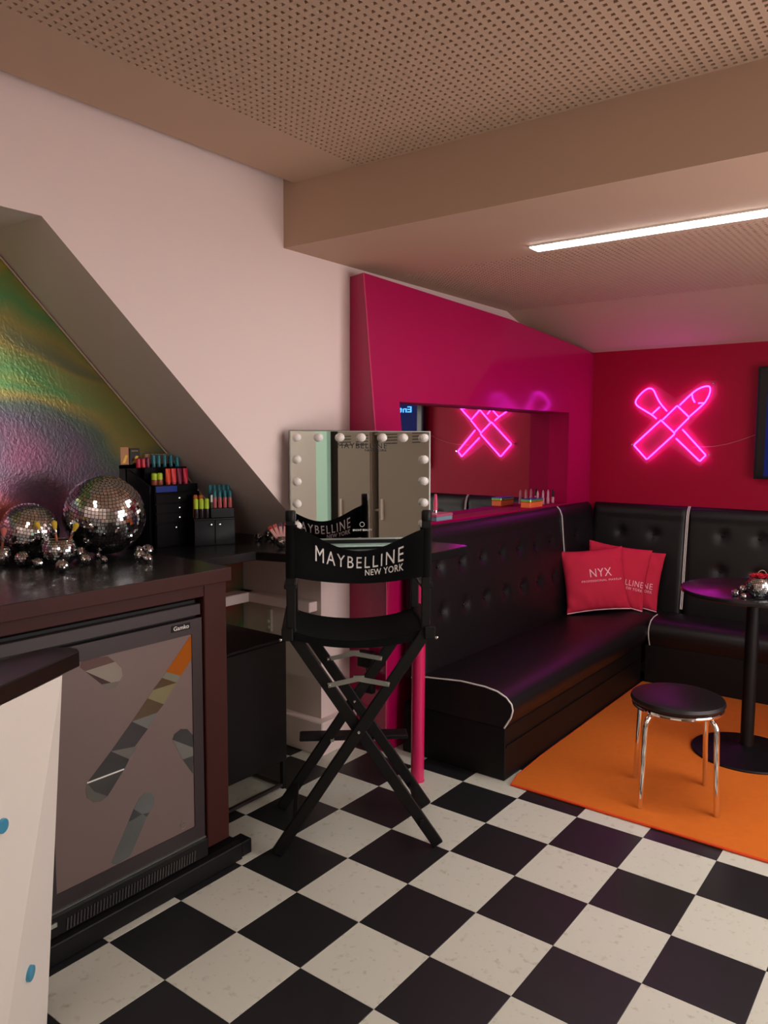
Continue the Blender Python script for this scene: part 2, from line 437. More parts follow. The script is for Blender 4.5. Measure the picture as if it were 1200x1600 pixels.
bm_ = MB().box((XL+.0005, YBm, ZL), (XR, YBm+.03, 3.1)).box((XL+.0005, YBm+.03, ZL), (XR, .42, ZL+.05))
struct(bm_.build('trim_4', M['ceil']), 'dropped beam front between the high and the low ceiling')
cl = MB(); perf(cl, -.70, 2.42, .42, 1.87, ZL, .0302, .0140, .012)
sheet(cl, XL, -.70, .42, 1.87, ZL); sheet(cl, 2.42, XR, .42, 1.87, ZL)
cl.add([V((XL,1.87,ZL)), V((XL,YB,2.385)), V((XR,YB,2.385)), V((XR,1.87,ZL))], [(0,1,2,3)])
struct(cl.build('ceiling_low', M['ceil'], fix=False), 'lower perforated ceiling sloping down to the back wall')
struct(MB().box((XL, .43, ZL+.014), (XR, 1.87, ZL+.02)).box((XL, .42, ZL+.1), (XR, YB, ZL+.13)).build('ceiling_void', M['void']), 'dark void above the lower ceiling')

# ---- lamps
def led(name, x0, x1, y0, y1, z, m, label):
    t = thing(name, label, 'ceiling light', ((x0+x1)/2, (y0+y1)/2, z))
    L = lambda mb: mb
    a, b = (x1-x0)/2, (y1-y0)/2
    MB().box((-a, -b, -.012), (a, b, -.002)).build('diffuser', m, t)
    MB().box((-a-.006, -b-.004, -.008), (a+.006, -b, 0)).box((-a-.006, b, -.008), (a+.006, b+.004, 0)).box((-a-.006, -b, -.008), (-a, b, 0)).box((a, -b, -.008), (a+.006, b, 0)).build('housing', M['white'], t)
led('ceiling_light', .185, 2.3, .235, .325, ZL, M['led'], 'long white linear light glowing on the low ceiling')
led('ceiling_light', -.1, 2.3, -3.2, -3.11, ZU, M['ledfill'], 'long unseen fill light added on the high ceiling behind the photographer')  # this strip and the next are added out of view as fill
led('ceiling_light', -.1, 2.3, -4.3, -4.21, ZU, M['ledfill'], 'farthest unseen fill light added on the high ceiling by the entrance')

# ================================================================== RUG
t = thing('carpet', 'bright orange carpet on the floor of the lounge corner', 'carpet', (1.2, 1.1, 0))
MB().prism([(-.985, -.995, .001), (1.5, -.99, .001), (1.5, 1.04, .001), (-1.02, 1.04, .001), (-1.02, .4, .001), (-1.018, -.6, .001), (-1.004, -.9, .001)], (0, 0, .011)).build('pile', M['rug'], t)
MB().tube([(1.5, -.992, .007), (-.987, -.997, .007), (-1.006, -.9, .007), (-1.020, -.6, .007), (-1.022, .4, .007), (-1.022, 1.03, .007)], .0065, 6).build('hem', M['rughem'], t, smooth=True)

# ================================================================== BENCHES
def seat_profile():
    return [(-.40, .425), (-.30, .446), (-.09, .467), (.05, .465), (.12, .455), (.17, .434), (.20, .405), (.208, .375), (.198, .336), (.162, .276), (-.40, .276)]
def dimple(a, b, pts, amp=.028, s=.034):
    d = 0
    for p, q in pts:
        r = ((a-p)**2+(b-q)**2)/s**2
        if r < 12: d += amp*math.exp(-r)
    return min(d, amp)
def backrest(t, place, a0, a1, pts, name='backrest', zb=.40, bottom=.125, topx=.05):
    """place(a along, d distance from wall, z)"""
    prof = []
    for k in range(31):                      # front face, bottom to top
        z = zb + (1.12-zb)*k/30; prof.append((bottom + (topx-bottom)*(k/30)**1.0 + .012*math.sin(math.pi*k/30), z, 1))
    for k in range(1, 9):
        an = math.pi/2*k/8
        prof.append((topx*math.cos(an)+.004, 1.12+.098*math.sin(an), 0))
    nu = max(4, int((a1-a0)/.022)); mb = MB()
    def fn(u, v):
        a = a0+(a1-a0)*u; d, z, fr = prof[min(len(prof)-1, int(round(v*(len(prof)-1))))]
        e = min(a-a0, a1-a); rnd = .014*max(0, 1-e/.03)**2
        dd = d-rnd-(dimple(a, z, pts) if fr else 0)
        return place(a, max(dd, .003), z)
    mb.grid(fn, nu, len(prof)-1)
    for a in (a0, a1):
        vs = [place(a, max(p[0]-.014, .003), p[1]) for p in prof] + [place(a, .003, zb)]
        mb.add(vs, [tuple(range(len(vs)))])
    o = mb.build(name, M['leather'], t, smooth=True, merge=True, angle=60)
    for p, q in pts:
        d = bottom + (topx-bottom)*((q-zb)/(1.12-zb)) - .008
        c = place(p, d, q)
        MB().lathe([(0, -.006), (.008, -.005), (.0115, 0), (.008, .005), (0, .006)], c, 10).build('button', M['leather'], o, smooth=True)
    return o
t = thing('banquette', 'black leatherette bench running along the magenta wall', 'bench', (-.1, .115, 0))
Lp = lambda x, y, z: V((x+.1, y-.115, z))
MB().prism([Lp(x, .118, z) for x, z in seat_profile()], (0, 2.435, 0)).build('seat', M['leather'], t, smooth=True, angle=50)
MB().prism([Lp(-.46, .125, 0), Lp(.165, .125, 0), Lp(.165, .125, .274), Lp(-.46, .125, .274)], (0, 2.0, 0)).build('base', M['base'], t, bevel=.004)
MB().box(Lp(.166, .13, .17), Lp(.172, 2.1, .182)).build('base_strip', M['base'], t)
MB().tube([Lp(x, .117, z) for x, z in seat_profile()[:-1]], .0045, 6).build('piping', M['piping'], t, smooth=True)
LB1 = [(.40+.2435*k, .985) for k in range(7)] + [(.40+.2435*k, .737) for k in range(7)]
backrest(t, lambda a, d, z: Lp(XP+d, a, z), .17, 2.055, LB1)
backrest(t, lambda a, d, z: Lp(XP+d, a, z), 2.065, 2.66, [(2.3, .985), (2.3, .737)])
MB().tube([Lp(XP+.012, 2.06, 1.217), Lp(XP+.036, 2.06, 1.19), Lp(XP+.052, 2.06, 1.15), Lp(XP+.057, 2.06, 1.10), Lp(XP+.07, 2.06, .95), Lp(XP+.10, 2.06, .66), Lp(XP+.122, 2.06, .47)], .004, 6).build('backrest_piping', M['piping'], t, smooth=True)

t = thing('banquette', 'black leatherette bench along the crimson back wall behind the round table', 'bench', (1.2, 2.4, 0))
Bp = lambda x, y, z: V((x-1.2, y-2.4, z))
# profile mirrored: distance from wall
bp_ = [(YB-.12, .425), (2.48, .455), (2.30, .466), (2.22, .462), (2.16, .446), (2.125, .41), (2.115, .375), (2.123, .336), (2.15, .276), (YB-.12, .276)]
MB().prism([Bp(.215, y, z) for y, z in bp_], (2.3, 0, 0)).build('seat', M['leather'], t, smooth=True, angle=50)
MB().prism([Bp(.18, 2.15, 0), Bp(.18, 2.66, 0), Bp(.18, 2.66, .274), Bp(.18, 2.15, .274)], (2.3, 0, 0)).build('base', M['base'], t, bevel=.004)
MB().tube([Bp(.211, y, z) for y, z in bp_[2:-1]], .004, 6).build('piping', M['piping'], t, smooth=True)
backrest(t, lambda a, d, z: Bp(a, YB-d, z), -.425, .29, [(-.19, 1.0), (.06, 1.0), (-.19, .75), (.06, .75)])
backrest(t, lambda a, d, z: Bp(a, YB-d, z), .305, 2.3, [(.545+.245*k, 1.02) for k in range(7)] + [(.545+.245*k, .77) for k in range(7)])
for xx in (.293, .304):
    MB().tube([Bp(xx, YB-.012, 1.219), Bp(xx, YB-.036, 1.193), Bp(xx, YB-.053, 1.15), Bp(xx, YB-.058, 1.10), Bp(xx, YB-.075, .95), Bp(xx, YB-.10, .66), Bp(xx, YB-.124, .47)], .004, 6).build('backrest_piping', M['piping'], t, smooth=True)

# ================================================================== PILLOWS
def pillow(c, size, rz, roll, lean, label, texts, seed, thick=.068):
    rnd = random.Random(seed)
    t = thing('pillow', label, 'pillow', c, group='red pillows in the bench corner')
    t.rotation_euler = (Matrix.Rotation(rz, 3, 'Z') @ Matrix.Rotation(-lean, 3, 'X') @ Matrix.Rotation(roll, 3, 'Y')).to_euler()
    ph = [rnd.uniform(0, 6) for _ in range(8)]
    def surf(a, b, side):                    # a, b in -1..1
        e = (1-abs(a)**2.6)*(1-abs(b)**2.6); h = thick*max(0, e)**.55
        pin = .055
        x = a*size/2*(1-pin*(1-b*b)); z = b*size/2*(1-pin*(1-a*a))
        cr = .0045*(math.sin(9*a+4*b+ph[0])*math.sin(6*b+ph[1])+.7*math.sin(15*a*b+ph[2])) * (abs(a*b)**.4)
        cr += .004*math.sin(22*(a+.35*b)+ph[3])*max(0, -b-.35) + .004*math.sin(18*(a*.6-b)+ph[4])*max(0, abs(a)-.5)
        return V((x, side*(h+(cr if e > .03 else 0)), z))
    n = 44; mb = MB()
    mb.grid(lambda u, v: surf(u*2-1, v*2-1, -1), n, n); mb.grid(lambda u, v: surf(u*2-1, v*2-1, 1), n, n, True)
    mb.build('cover', M['pillow'], t, smooth=True, merge=True, angle=80)
    MB().tube([surf(-1+2*k/30, -1, 0)+V((0, 0, -.002)) for k in range(31)], .004, 5).build('zip', M['pillowprint'], t, smooth=True)
    for txt, x0, x1, y0, hgt, bold in texts:
        vs, fs, asp = text_geo(txt, .03, bold, 1.12)
        h_ = hgt or (x1-x0)*asp
        MB().add([surf(x0+(x1-x0)*x, y0+h_*y, -1)+V((0, -.0022, 0)) for x, y in vs], fs).build('lettering', M['pillowprint'], t, fix=False)
    return t
pz = math.radians(37)
pillow((-.182, 2.10, .70), .45, pz-.05, math.radians(-6), math.radians(14), 'front red pillow printed NYX PROFESSIONAL MAKEUP', [('NYX', -.20, .52, .08, .27, .0), ('PROFESSIONAL MAKEUP', -.50, .85, -.08, .065, .0)], 1)
pillow((-.104, 2.305, .715), .45, pz-.25, math.radians(8), math.radians(14), 'middle red pillow showing LLINE NEW YORK behind the front one', [('MAYBELLINE', -.42, .93, -.28, .19, .0), ('NEW YORK', .30, .93, -.42, .09, .0)], 2, .05)
pillow((-.03, 2.42, .69), .43, pz-.42, math.radians(6), math.radians(10), 'rearmost red pillow of the three showing only a letter E', [('MAYBELLINE', -.75, .80, -.30, .20, .0), ('NEW YORK', .12, .80, -.44, .095, .0)], 3, .045)

# ================================================================== TABLE AND STOOL
TX, TY, TZ = 1.05, 1.22, .912
t = thing('round_table', 'round black pedestal table standing on the orange carpet', 'table', (TX, TY, .012))
z0 = TZ-.012
MB().lathe([(.36, z0-.026), (.366, z0-.022), (.368, z0-.012), (.366, z0-.003), (.36, z0), (0, z0)], n=64).build('table_top', M['blacktop'], t, smooth=True)
MB().lathe([(.04, .03), (.034, .06), (.034, z0-.03), (.10, z0-.027)], n=24).build('column', M['black'], t, smooth=True)
MB().lathe([(.277, 0), (.28, .006), (.277, .012), (.12, .03), (.055, .042), (.04, .05), (0, .052)], n=56).build('foot', M['black'], t, smooth=True)

t = thing('stool', 'round black padded stool with chrome legs on the orange carpet', 'stool', (.894, .452, .012), math.radians(20))
MB().lathe([(0, .455), (.195, .455), (.206, .462), (.212, .475), (.207, .489), (.19, .496), (.1, .499), (0, .5)], n=48).build('seat', M['leather'], t, smooth=True)
MB().tube([(.196*math.cos(2*math.pi*k/40), .196*math.sin(2*math.pi*k/40), .447) for k in range(40)], .009, 8, closed=True).build('seat_ring', M['chrome'], t, smooth=True)
lm = None
for k in range(4):
    if lm is None:
        pts = [(.06, 0, .437), (.13, 0, .437)] + [(.155+.06*math.sin(a), 0, .377+.06*math.cos(a)) for a in [i*math.pi/2/8 for i in range(9)]] + [(.222, 0, .2), (.232, 0, .002)]
        o = MB().tube(pts, .0125, 12).build('leg', M['chrome'], t, smooth=True); lm = o.data
    else: o = link('leg', lm, t)
    o.rotation_euler = (0, 0, math.radians(45+90*k+3))

# ================================================================== MIRROR BALLS
def ball_mesh(rows, seed, jit=.035, top_open=0.0, gap=.87):
    """unit mirror ball: dark core + flat mirror tiles"""
    rnd = random.Random(seed); mb = MB()
    prof = []
    for k in range(25):
        th = math.pi*k/24; prof.append((.975*math.sin(th), -.975*math.cos(th)))
    if top_open: prof = [p for p in prof if p[1] <= top_open-.02] + [(math.sqrt(max(0, .95-top_open**2))*.99, top_open-.01), (.5, top_open-.25), (0, top_open-.3)]
    mb.cur = 0; mb.lathe(prof, n=36)
    mb.cur = 1
    dth = math.pi/rows
    for i in range(rows):
        th = (i+.5)*dth
        if top_open and -math.cos(th) > top_open-.05: continue
        n = max(4, int(2*math.pi*math.sin(th)/dth)); off = rnd.random()
        for k in range(n):
            ph = 2*math.pi*(k+off)/n
            nrm = V((math.sin(th)*math.cos(ph), math.sin(th)*math.sin(ph), -math.cos(th)))
            e1 = V((-math.sin(ph), math.cos(ph), 0)); e2 = nrm.cross(e1)
            nj = (nrm + e1*rnd.uniform(-jit, jit) + e2*rnd.uniform(-jit, jit)).normalized()
            e1 = (e1-nj*e1.dot(nj)).normalized(); e2 = nj.cross(e1)
            hw = math.pi*math.sin(th)/n*gap; hh = dth/2*gap; c = nrm*.99
            mb.add([c-e1*hw-e2*hh, c+e1*hw-e2*hh, c+e1*hw+e2*hh, c-e1*hw+e2*hh], [(0,1,2,3)])
    return mb
def proto(mb, name, smooth=False):
    o = mb.build(name, [M['core'], M['facet']], None, fix=False); me = o.data; bpy.data.objects.remove(o); return me
me_big = proto(ball_mesh(36, 1, .06, gap=.84), 'mirror_ball'); me_mid = proto(ball_mesh(28, 2, .075, gap=.84), 'mirror_ball')
me_small = [proto(ball_mesh(10, s, .16, gap=.8), 'small_mirror_ball') for s in (3, 4)]
me_cup = proto(ball_mesh(20, 5, .11, top_open=.62, gap=.8), 'mirror_cup')
BZ, KZ = 1.20, 1.165
def ball(me, name, c, r, rot, label, group=None):
    o = link(name, me); o.location = c; o.scale = (r, r, r); o.rotation_euler = rot
    tag(o, label, 'mirror ball', group); return o
ball(me_big, 'mirror_ball', (-1.004, -1.314, BZ+.1704), .1704, (.35, .28, .4), 'largest mirror ball on the bar beside the black drawer towers')
ball(me_mid, 'mirror_ball', (-1.118, -1.586, BZ+.117), .117, (.12, .2, 1.0), 'second largest mirror ball on the bar behind the mirrored brush cup')
smalls = [(-.986, -1.688, .0298, 'small mirror ball at the left end of the bar in front of the second ball'),
          (-.91, -1.666, .0197, 'tiny mirror ball just left of the mirrored brush cup'),
          (-.999, -1.64, .0101, 'tiniest mirror ball wedged behind the two left ones'),
          (-.747, -1.664, .0238, 'small mirror ball right in front of the mirrored brush cup'),
          (-.962, -1.458, .028, 'small mirror ball touching the cup under the largest ball'),
          (-.826, -1.52, .0226, 'small mirror ball right of the brush cup, front of its cluster'),
          (-.947, -1.387, .0132, 'tiny mirror ball at the right of the cluster under the largest ball'),
          (-.819, -1.443, .0141, 'lone tiny mirror ball in front of the largest ball'),
          (-.918, -1.21, .0181, 'small mirror ball, left rear of the cluster before the drawer towers'),
          (-.845, -1.215, .0247, 'small mirror ball, right rear of the cluster before the drawer towers'),
          (-.74, -1.33, .0234, 'small mirror ball, left front of the cluster before the drawer towers'),
          (-.683, -1.335, .0193, 'small mirror ball, right front of the cluster before the drawer towers')]
for k, (x, y, r, lb) in enumerate(smalls):
    ball(me_small[k % 2], 'small_mirror_ball', (x, y, BZ+r), r, (k*.7, k*.4, k), lb, 'small mirror balls on the bar')
for k, (x, y, r, lb) in enumerate([(-1.041, -.383, .0219, 'small mirror ball, leftmost of three on the counter corner'), (-1.05, -.30, .0258, 'small mirror ball, rear of three on the counter corner'), (-.955, -.365, .0165, 'tiny mirror ball, front of three on the counter corner')]):
    ball(me_small[k % 2], 'small_mirror_ball', (x, y, KZ+r), r, (k, k*.5, 2*k), lb, 'small mirror balls by the makeup counter')
CUPZ = .93
def cup(c, r, label):
    t = thing('mirror_cup', label, 'cup', c)
    o = link('shell', me_cup, t); o.scale = (r, r, r); o.location = (0, 0, r*CUPZ)
    zr = r*(CUPZ+.62); rr = r*.775
    MB().tube([(rr*math.cos(2*math.pi*k/28), rr*math.sin(2*math.pi*k/28), zr) for k in range(28)], r*.035, 6, closed=True).build('rim', M['chrome'], t, smooth=True)
    MB().lathe([(0, 0), (r*.45, 0), (r*.45, r*.12)], n=20).build('foot', M['core'], t, smooth=True)
    return t
def brush(c, lean, az, L, label, group, tipcol, handle, hr=.005, tipr=.011, tipl=.035):
    t = thing('makeup_brush', label, 'brush', c, group=group)
    t.rotation_euler = (Matrix.Rotation(az, 3, 'Z') @ Matrix.Rotation(lean, 3, 'Y')).to_euler()
    MB().lathe([(hr*.7, 0), (hr, L*.5), (hr*.9, L)], n=10).build('handle', handle, t, smooth=True)
    MB().lathe([(hr*1.0, L), (hr*1.35, L+.003), (hr*1.2, L+.02)], n=10).build('ferrule', M['chrome'], t, smooth=True)
    MB().lathe([(hr*1.1, L+.018), (tipr, L+.022+tipl*.5), (tipr*.9, L+.018+tipl*.85), (0, L+.02+tipl)], n=12).build('bristles', tipcol, t, smooth=True)
cup((-.891, -1.588, BZ), .065, 'mirrored ball cup with yellow tipped brushes on the bar')
yel = cm((205, 170, 50), .8); cop = cm((190, 120, 90), .35, .8)
for k, (dx, dy, ln, az, L, lb) in enumerate([(-.015, -.02, .45, 3.9, .085, 'clear handled yellow brush leaning left in the mirrored cup on the bar'), (.0, -.005, .12, 3.6, .075, 'middle yellow brush in the mirrored cup on the bar'), (.012, .012, .42, .75, .075, 'yellow brush leaning right in the mirrored cup on the bar')]):
    brush((-.891+dx, -1.588+dy, BZ+.05), ln, az, L, lb, 'yellow tipped brushes in the mirrored cup', yel, M['steel'] if k == 0 else cop)
cup((-1.05, -1.745, BZ), .046, 'mirrored ball cup cut off by the left photo edge')
brush((-1.045, -1.74, BZ+.04), .15, .5, .06, 'pink brush in the mirrored cup at the left photo edge', None, cm((205, 110, 100), .8), cop)
cup((-.728, -.518, KZ), .038, 'mirrored ball cup of lip glosses beside the vanity mirror')
for k in range(6):
    a = (k-2.5)/2.5
    t = thing('lip_gloss', ['red lip gloss box leaning farthest left in the cup by the vanity mirror', 'coral lip gloss box second from the left in the cup by the vanity mirror', 'purple lip gloss box third from the left in the cup by the vanity mirror', 'dark red lip gloss box behind the chair post in the cup', 'rose lip gloss box second from the right in the cup by the vanity mirror', 'bright red lip gloss box leaning farthest right in the cup'][k], 'lip gloss', (-.728+.012*a*.8, -.518+.012*a*.6, KZ+.03), group='lip glosses in the mirrored cup')
    t.rotation_euler = (Matrix.Rotation(math.radians(37), 3, 'Z') @ Matrix.Rotation(a*.62, 3, 'Y')).to_euler()
    MB().box((-.009, -.006, 0), (.009, .006, .095)).build('box', cm([(190, 50, 40), (200, 90, 80), (90, 50, 80), (140, 25, 40), (205, 130, 125), (205, 55, 60)][k], .3), t, bevel=.001)
    MB().box((-.007, -.0065, .03), (.007, -.006, .08)).build('label_panel', cm((225, 170, 165), .5), t)
# planter with roses on the round table
cpx, cpy = 1.0, 1.33
cup((1.113, 1.01, TZ), .064, 'mirrored ball planter filled with red roses on the round table')
def rose(c, r, label):
    t = thing('rose', label, 'rose', c, group='red roses in the mirrored planter')
    mb = MB()
    for ring, (n, rr, zz, op) in enumerate([(3, .25, .55, .1), (5, .5, .4, .35), (6, .8, .15, .7)]):
        for k in range(n):
            a = 2*math.pi*(k+.5*ring)/n
            d = V((math.cos(a), math.sin(a), 0)); s_ = V((-math.sin(a), math.cos(a), 0))
            mb.grid(lambda u, v: (d*(rr*(.35+.65*v)+op*.3*v*v) + s_*(u-.5)*1.5*rr*math.sin(math.pi*(.25+.6*v)) + V((0, 0, zz*.3+(.75-op*.3)*v)) - d*((u-.5)**2)*rr*1.2)*r, 4, 4)
    mb.build('petals', cm((196, 18, 46), .6), t, smooth=True, fix=False)
    MB().lathe([(.08*r, -.8*r), (.1*r, 0), (.4*r, .2*r), (.3*r, .3*r)], n=8).build('stem', cm((60, 90, 40), .7), t, smooth=True)
for dx, dy, lb in [(-.022, -.022, 'red rose at the left of the mirrored planter'), (.012, -.028, 'red rose at the front of the mirrored planter'), (.03, .008, 'red rose at the right of the mirrored planter'), (-.008, .022, 'red rose at the back of the mirrored planter')]:
    rose((1.113+dx, 1.01+dy, TZ+.102), .026, lb)
tag(MB().tube([(1.12+.02*math.cos(a), 1.03+.01*math.cos(a), TZ+.109+.028*math.sin(a)) for a in [math.pi*i/10 for i in range(11)]], .002, 6).build('planter_loop', cm((150, 120, 90), .5), smooth=True), 'thin hanging loop rising behind the roses', 'loop')
for k, (x, y, r, lb) in enumerate([(1.012, .967, .0189, 'small mirror ball on the round table, leftmost of three'), (1.029, 1.05, .0238, 'small mirror ball on the round table, rear of three'), (1.06, .926, .0151, 'tiny mirror ball on the round table, nearest of three')]):
    ball(me_small[k % 2], 'small_mirror_ball', (x, y, TZ+r), r, (k, 2*k, k*.3), lb, 'small mirror balls on the round table')

# ================================================================== BAR COUNTER AND FRIDGE
tw_ = MB().prism([(-.345, -3.0, 1.146), (-.345, -1.193, 1.146), (-.75, -1.15, 1.146), (fx(-1.15)+.03, -1.15, 1.146), (fx(-3.0)+.03, -3.0, 1.146)], (0, 0, .054))
tag(tw_.build('worktop', [M['blacktop'], M['brown']], bevel=.004, seg=2), 'black bar worktop carrying the mirror balls', 'worktop')
wt = bpy.data.objects['worktop']
for p in wt.data.polygons:
    if abs(p.normal.z) < .3: p.material_index = 1
t = thing('bar_cabinet', 'dark brown bar frame around the glass door fridge', 'cabinet', (-.4, -1.9, 0))
Q = lambda x, y, z: V((x+.4, y+1.9, z))
MB().box(Q(-.42, -1.315, .10), Q(-.365, -1.205, 1.146)).build('post', M['brown'], t, bevel=.003)
MB().box(Q(-.42, -3.0, 1.10), Q(-.365, -1.315, 1.146)).build('rail', M['brown'], t, bevel=.003)
MB().box(Q(-.80, -1.225, .05), Q(-.42, -1.205, 1.146)).build('side_panel', M['brown'], t)
MB().prism([Q(-.75, -3.0, 0), Q(-.333, -3.0, 0), Q(-.333, -3.0, .068), Q(-.36, -3.0, .075), Q(-.75, -3.0, .075)], (0, 1.835, 0)).build('plinth', M['base'], t, bevel=.003)
MB().box(Q(-.41, -1.16, .0), Q(-.342, -1.105, .062)).build('plinth_foot', M['black'], t, bevel=.004)

t = thing('fridge', 'undercounter fridge with frosted patterned glass door built into the bar', 'fridge', (-.6, -1.65, .078))
F_ = lambda x, y, z: V((x+.6, y+1.65, z-.078))
MB().box(F_(-.80, -2.62, .08), F_(-.40, -1.325, 1.09)).build('body', M['black'], t, bevel=.004)
MB().box(F_(-.4, -2.62, 1.032), F_(-.375, -1.325, 1.075)).build('top_panel', M['fridge'], t, bevel=.002)
fr = poly_holes([(-1.985, .155), (-1.985, 1.022), (-1.325, 1.022), (-1.325, .155)], [[(-1.94, .21), (-1.94, .965), (-1.372, .965), (-1.372, .21)]], lambda a, b: F_(-.37, a, b))
for lp in ([(-1.985, .155), (-1.985, 1.022), (-1.325, 1.022), (-1.325, .155)], [(-1.94, .21), (-1.94, .965), (-1.372, .965), (-1.372, .21)]):
    for a, b in zip(lp, lp[1:]+lp[:1]): fr.add([F_(-.37, *a), F_(-.37, *b), F_(-.4, *b), F_(-.4, *a)], [(0,1,2,3)])
door = fr.build('door', M['fridge'], t, merge=True)
MB().box(F_(-.38, -1.945, .2), F_(-.3735, -1.367, .97)).build('glass', M['film'], door)
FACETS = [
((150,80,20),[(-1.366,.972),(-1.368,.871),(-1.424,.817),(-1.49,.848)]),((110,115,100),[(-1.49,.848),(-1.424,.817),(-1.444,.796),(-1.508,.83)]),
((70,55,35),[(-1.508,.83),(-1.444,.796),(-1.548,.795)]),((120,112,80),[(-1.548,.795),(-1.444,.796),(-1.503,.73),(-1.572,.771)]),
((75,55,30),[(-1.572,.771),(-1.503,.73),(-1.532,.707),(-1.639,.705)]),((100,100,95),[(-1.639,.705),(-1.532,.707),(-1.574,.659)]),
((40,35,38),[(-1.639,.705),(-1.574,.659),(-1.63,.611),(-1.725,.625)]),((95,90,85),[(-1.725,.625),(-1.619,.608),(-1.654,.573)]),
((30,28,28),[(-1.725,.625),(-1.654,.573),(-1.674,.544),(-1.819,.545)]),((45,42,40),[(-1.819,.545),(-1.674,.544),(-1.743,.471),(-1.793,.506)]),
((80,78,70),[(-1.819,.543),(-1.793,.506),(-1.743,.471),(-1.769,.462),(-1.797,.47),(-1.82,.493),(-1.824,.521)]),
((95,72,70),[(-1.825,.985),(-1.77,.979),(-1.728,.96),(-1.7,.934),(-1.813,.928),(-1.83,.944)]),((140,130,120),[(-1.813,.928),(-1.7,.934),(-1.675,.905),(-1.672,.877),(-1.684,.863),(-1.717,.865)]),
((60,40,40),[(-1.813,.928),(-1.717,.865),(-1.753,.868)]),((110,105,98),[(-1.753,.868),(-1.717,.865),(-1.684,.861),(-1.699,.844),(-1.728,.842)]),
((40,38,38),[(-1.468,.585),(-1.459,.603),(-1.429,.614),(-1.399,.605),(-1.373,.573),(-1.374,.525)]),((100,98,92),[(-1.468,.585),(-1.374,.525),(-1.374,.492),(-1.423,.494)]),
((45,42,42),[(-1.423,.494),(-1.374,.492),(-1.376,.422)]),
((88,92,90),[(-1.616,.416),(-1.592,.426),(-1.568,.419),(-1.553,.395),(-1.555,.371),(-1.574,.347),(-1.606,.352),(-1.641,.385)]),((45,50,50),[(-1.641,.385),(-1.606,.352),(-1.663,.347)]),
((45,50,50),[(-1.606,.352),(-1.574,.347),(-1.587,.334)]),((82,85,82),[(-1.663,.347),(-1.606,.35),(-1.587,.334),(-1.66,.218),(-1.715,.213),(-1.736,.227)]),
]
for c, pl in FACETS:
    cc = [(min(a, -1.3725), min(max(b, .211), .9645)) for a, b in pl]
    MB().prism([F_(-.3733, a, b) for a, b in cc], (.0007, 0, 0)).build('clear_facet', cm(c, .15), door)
MB().bar(F_(-.3722, -1.818, .5455), F_(-.3722, -1.676, .5445), .0012, .005).build('shelf_edge', M['print'], door)
MB().box(F_(-.372, -1.466, .988), F_(-.3675, -1.378, 1.013)).build('badge', M['black'], door, bevel=.002)
text_on('Gamko', lambda x, y: F_(-.367, -1.457+.07*x, .993+.016*y), 'badge_lettering', M['print'], door, bold=.01)
MB().tube([F_(-.3725, -1.427+.012*math.cos(2*math.pi*k/20), .238+.014*math.sin(2*math.pi*k/20)) for k in range(20)], .001, 5, closed=True).build('emblem', M['steel'], door, smooth=True)
MB().bar(F_(-.3715, -1.433, .236), F_(-.3715, -1.421, .242), .001, .003).build('emblem_mark', M['steel'], door)
MB().box(F_(-.374, -2.0, .151), F_(-.364, -1.325, .155)).build('door_edge', M['steel'], door)
MB().box(F_(-.42, -2.62, .08), F_(-.352, -1.325, .15)).build('vent_panel', M['base'], t, bevel=.003)
vs_ = MB()
for k in range(44):
    y = -1.92+.0122*k
    vs_.bar(F_(-.3505, y, .088), F_(-.3505, y+.004, .128), .006, .004, (1, 0, 0))
vo = vs_.build('vent_slats', cm((52, 48, 48), .4), t); vo['kind'] = 'stuff'
MB().box(F_(-.353, -1.99, .118), F_(-.346, -1.955, .133)).build('latch', M['steel'], t, bevel=.001)

# ================================================================== WHITE FACETED COUNTER
t = thing('reception_counter', 'white faceted counter with black top and blue buttons at the left edge', 'counter', (0, -2.3, 0))
W = lambda x, y, z: V((x, y+2.3, z))
top_pts = [(-.045, -2.029), (.094, -2.324), (.42, -3.0), (.18, -3.1), (-.126, -2.213), (-.149, -2.102), (-.135, -2.05), (-.105, -2.024), (-.07, -2.018)]
MB().prism([W(x, y, 1.055) for x, y in top_pts], (0, 0, .045)).build('counter_top', M['blacktop'], t, bevel=.003)
A = (-.012, -2.102, 1.054); B = (-.085, -2.145, 0); Cc = (.150, -2.425, 0); D_ = (.262, -2.672, 1.054); E_ = (.39, -2.917, 0); G = (-.12, -2.11, 1.054); H = (-.2, -2.2, 0); I_ = (.15, -2.85, 1.054); J = (.2, -3.0, 0)
MB().add([W(*A), W(*B), W(*Cc)], [(0, 1, 2)]).add([W(*A), W(*Cc), W(*E_), W(*D_)], [(0, 1, 2), (0, 2, 3)]).add([W(*A), W(*B), W(*H), W(*G)], [(0, 1, 2), (0, 2, 3)]).add([W(*G), W(*H), W(*J), W(*I_)], [(0, 1, 2), (0, 2, 3)]).build('front_panel', M['white'], t, merge=True)
def disc_on(p0, n_, r, th, name, m, parent):
    n_ = V(n_).normalized(); q = n_.to_track_quat('Z', 'Y').to_matrix()
    MB().lathe([(r, 0), (r, th*.8), (r*.92, th), (0, th)], n=20).build(name, m, parent, smooth=True)
    o = parent.children[-1]
    return o
def on_tri(P0, P1, P2, a, b): return V(P0)+(V(P1)-V(P0))*a+(V(P2)-V(P0))*b
def facet_button(P0, P1, P2, a, b, r, th):
    p = on_tri(P0, P1, P2, a, b); n_ = (V(P1)-V(P0)).cross(V(P2)-V(P0)).normalized()
    if n_.dot(V((1.92, -3.22, 1.0))-p) < 0: n_ = -n_
    mt = n_.to_track_quat('Z', 'Y').to_matrix()
    o = MB().lathe([(r, 0), (r, th*.85), (r*.92, th), (0, th)], W(*p), 20, mt).build('button', M['blue'], t, smooth=True, label='round blue button')
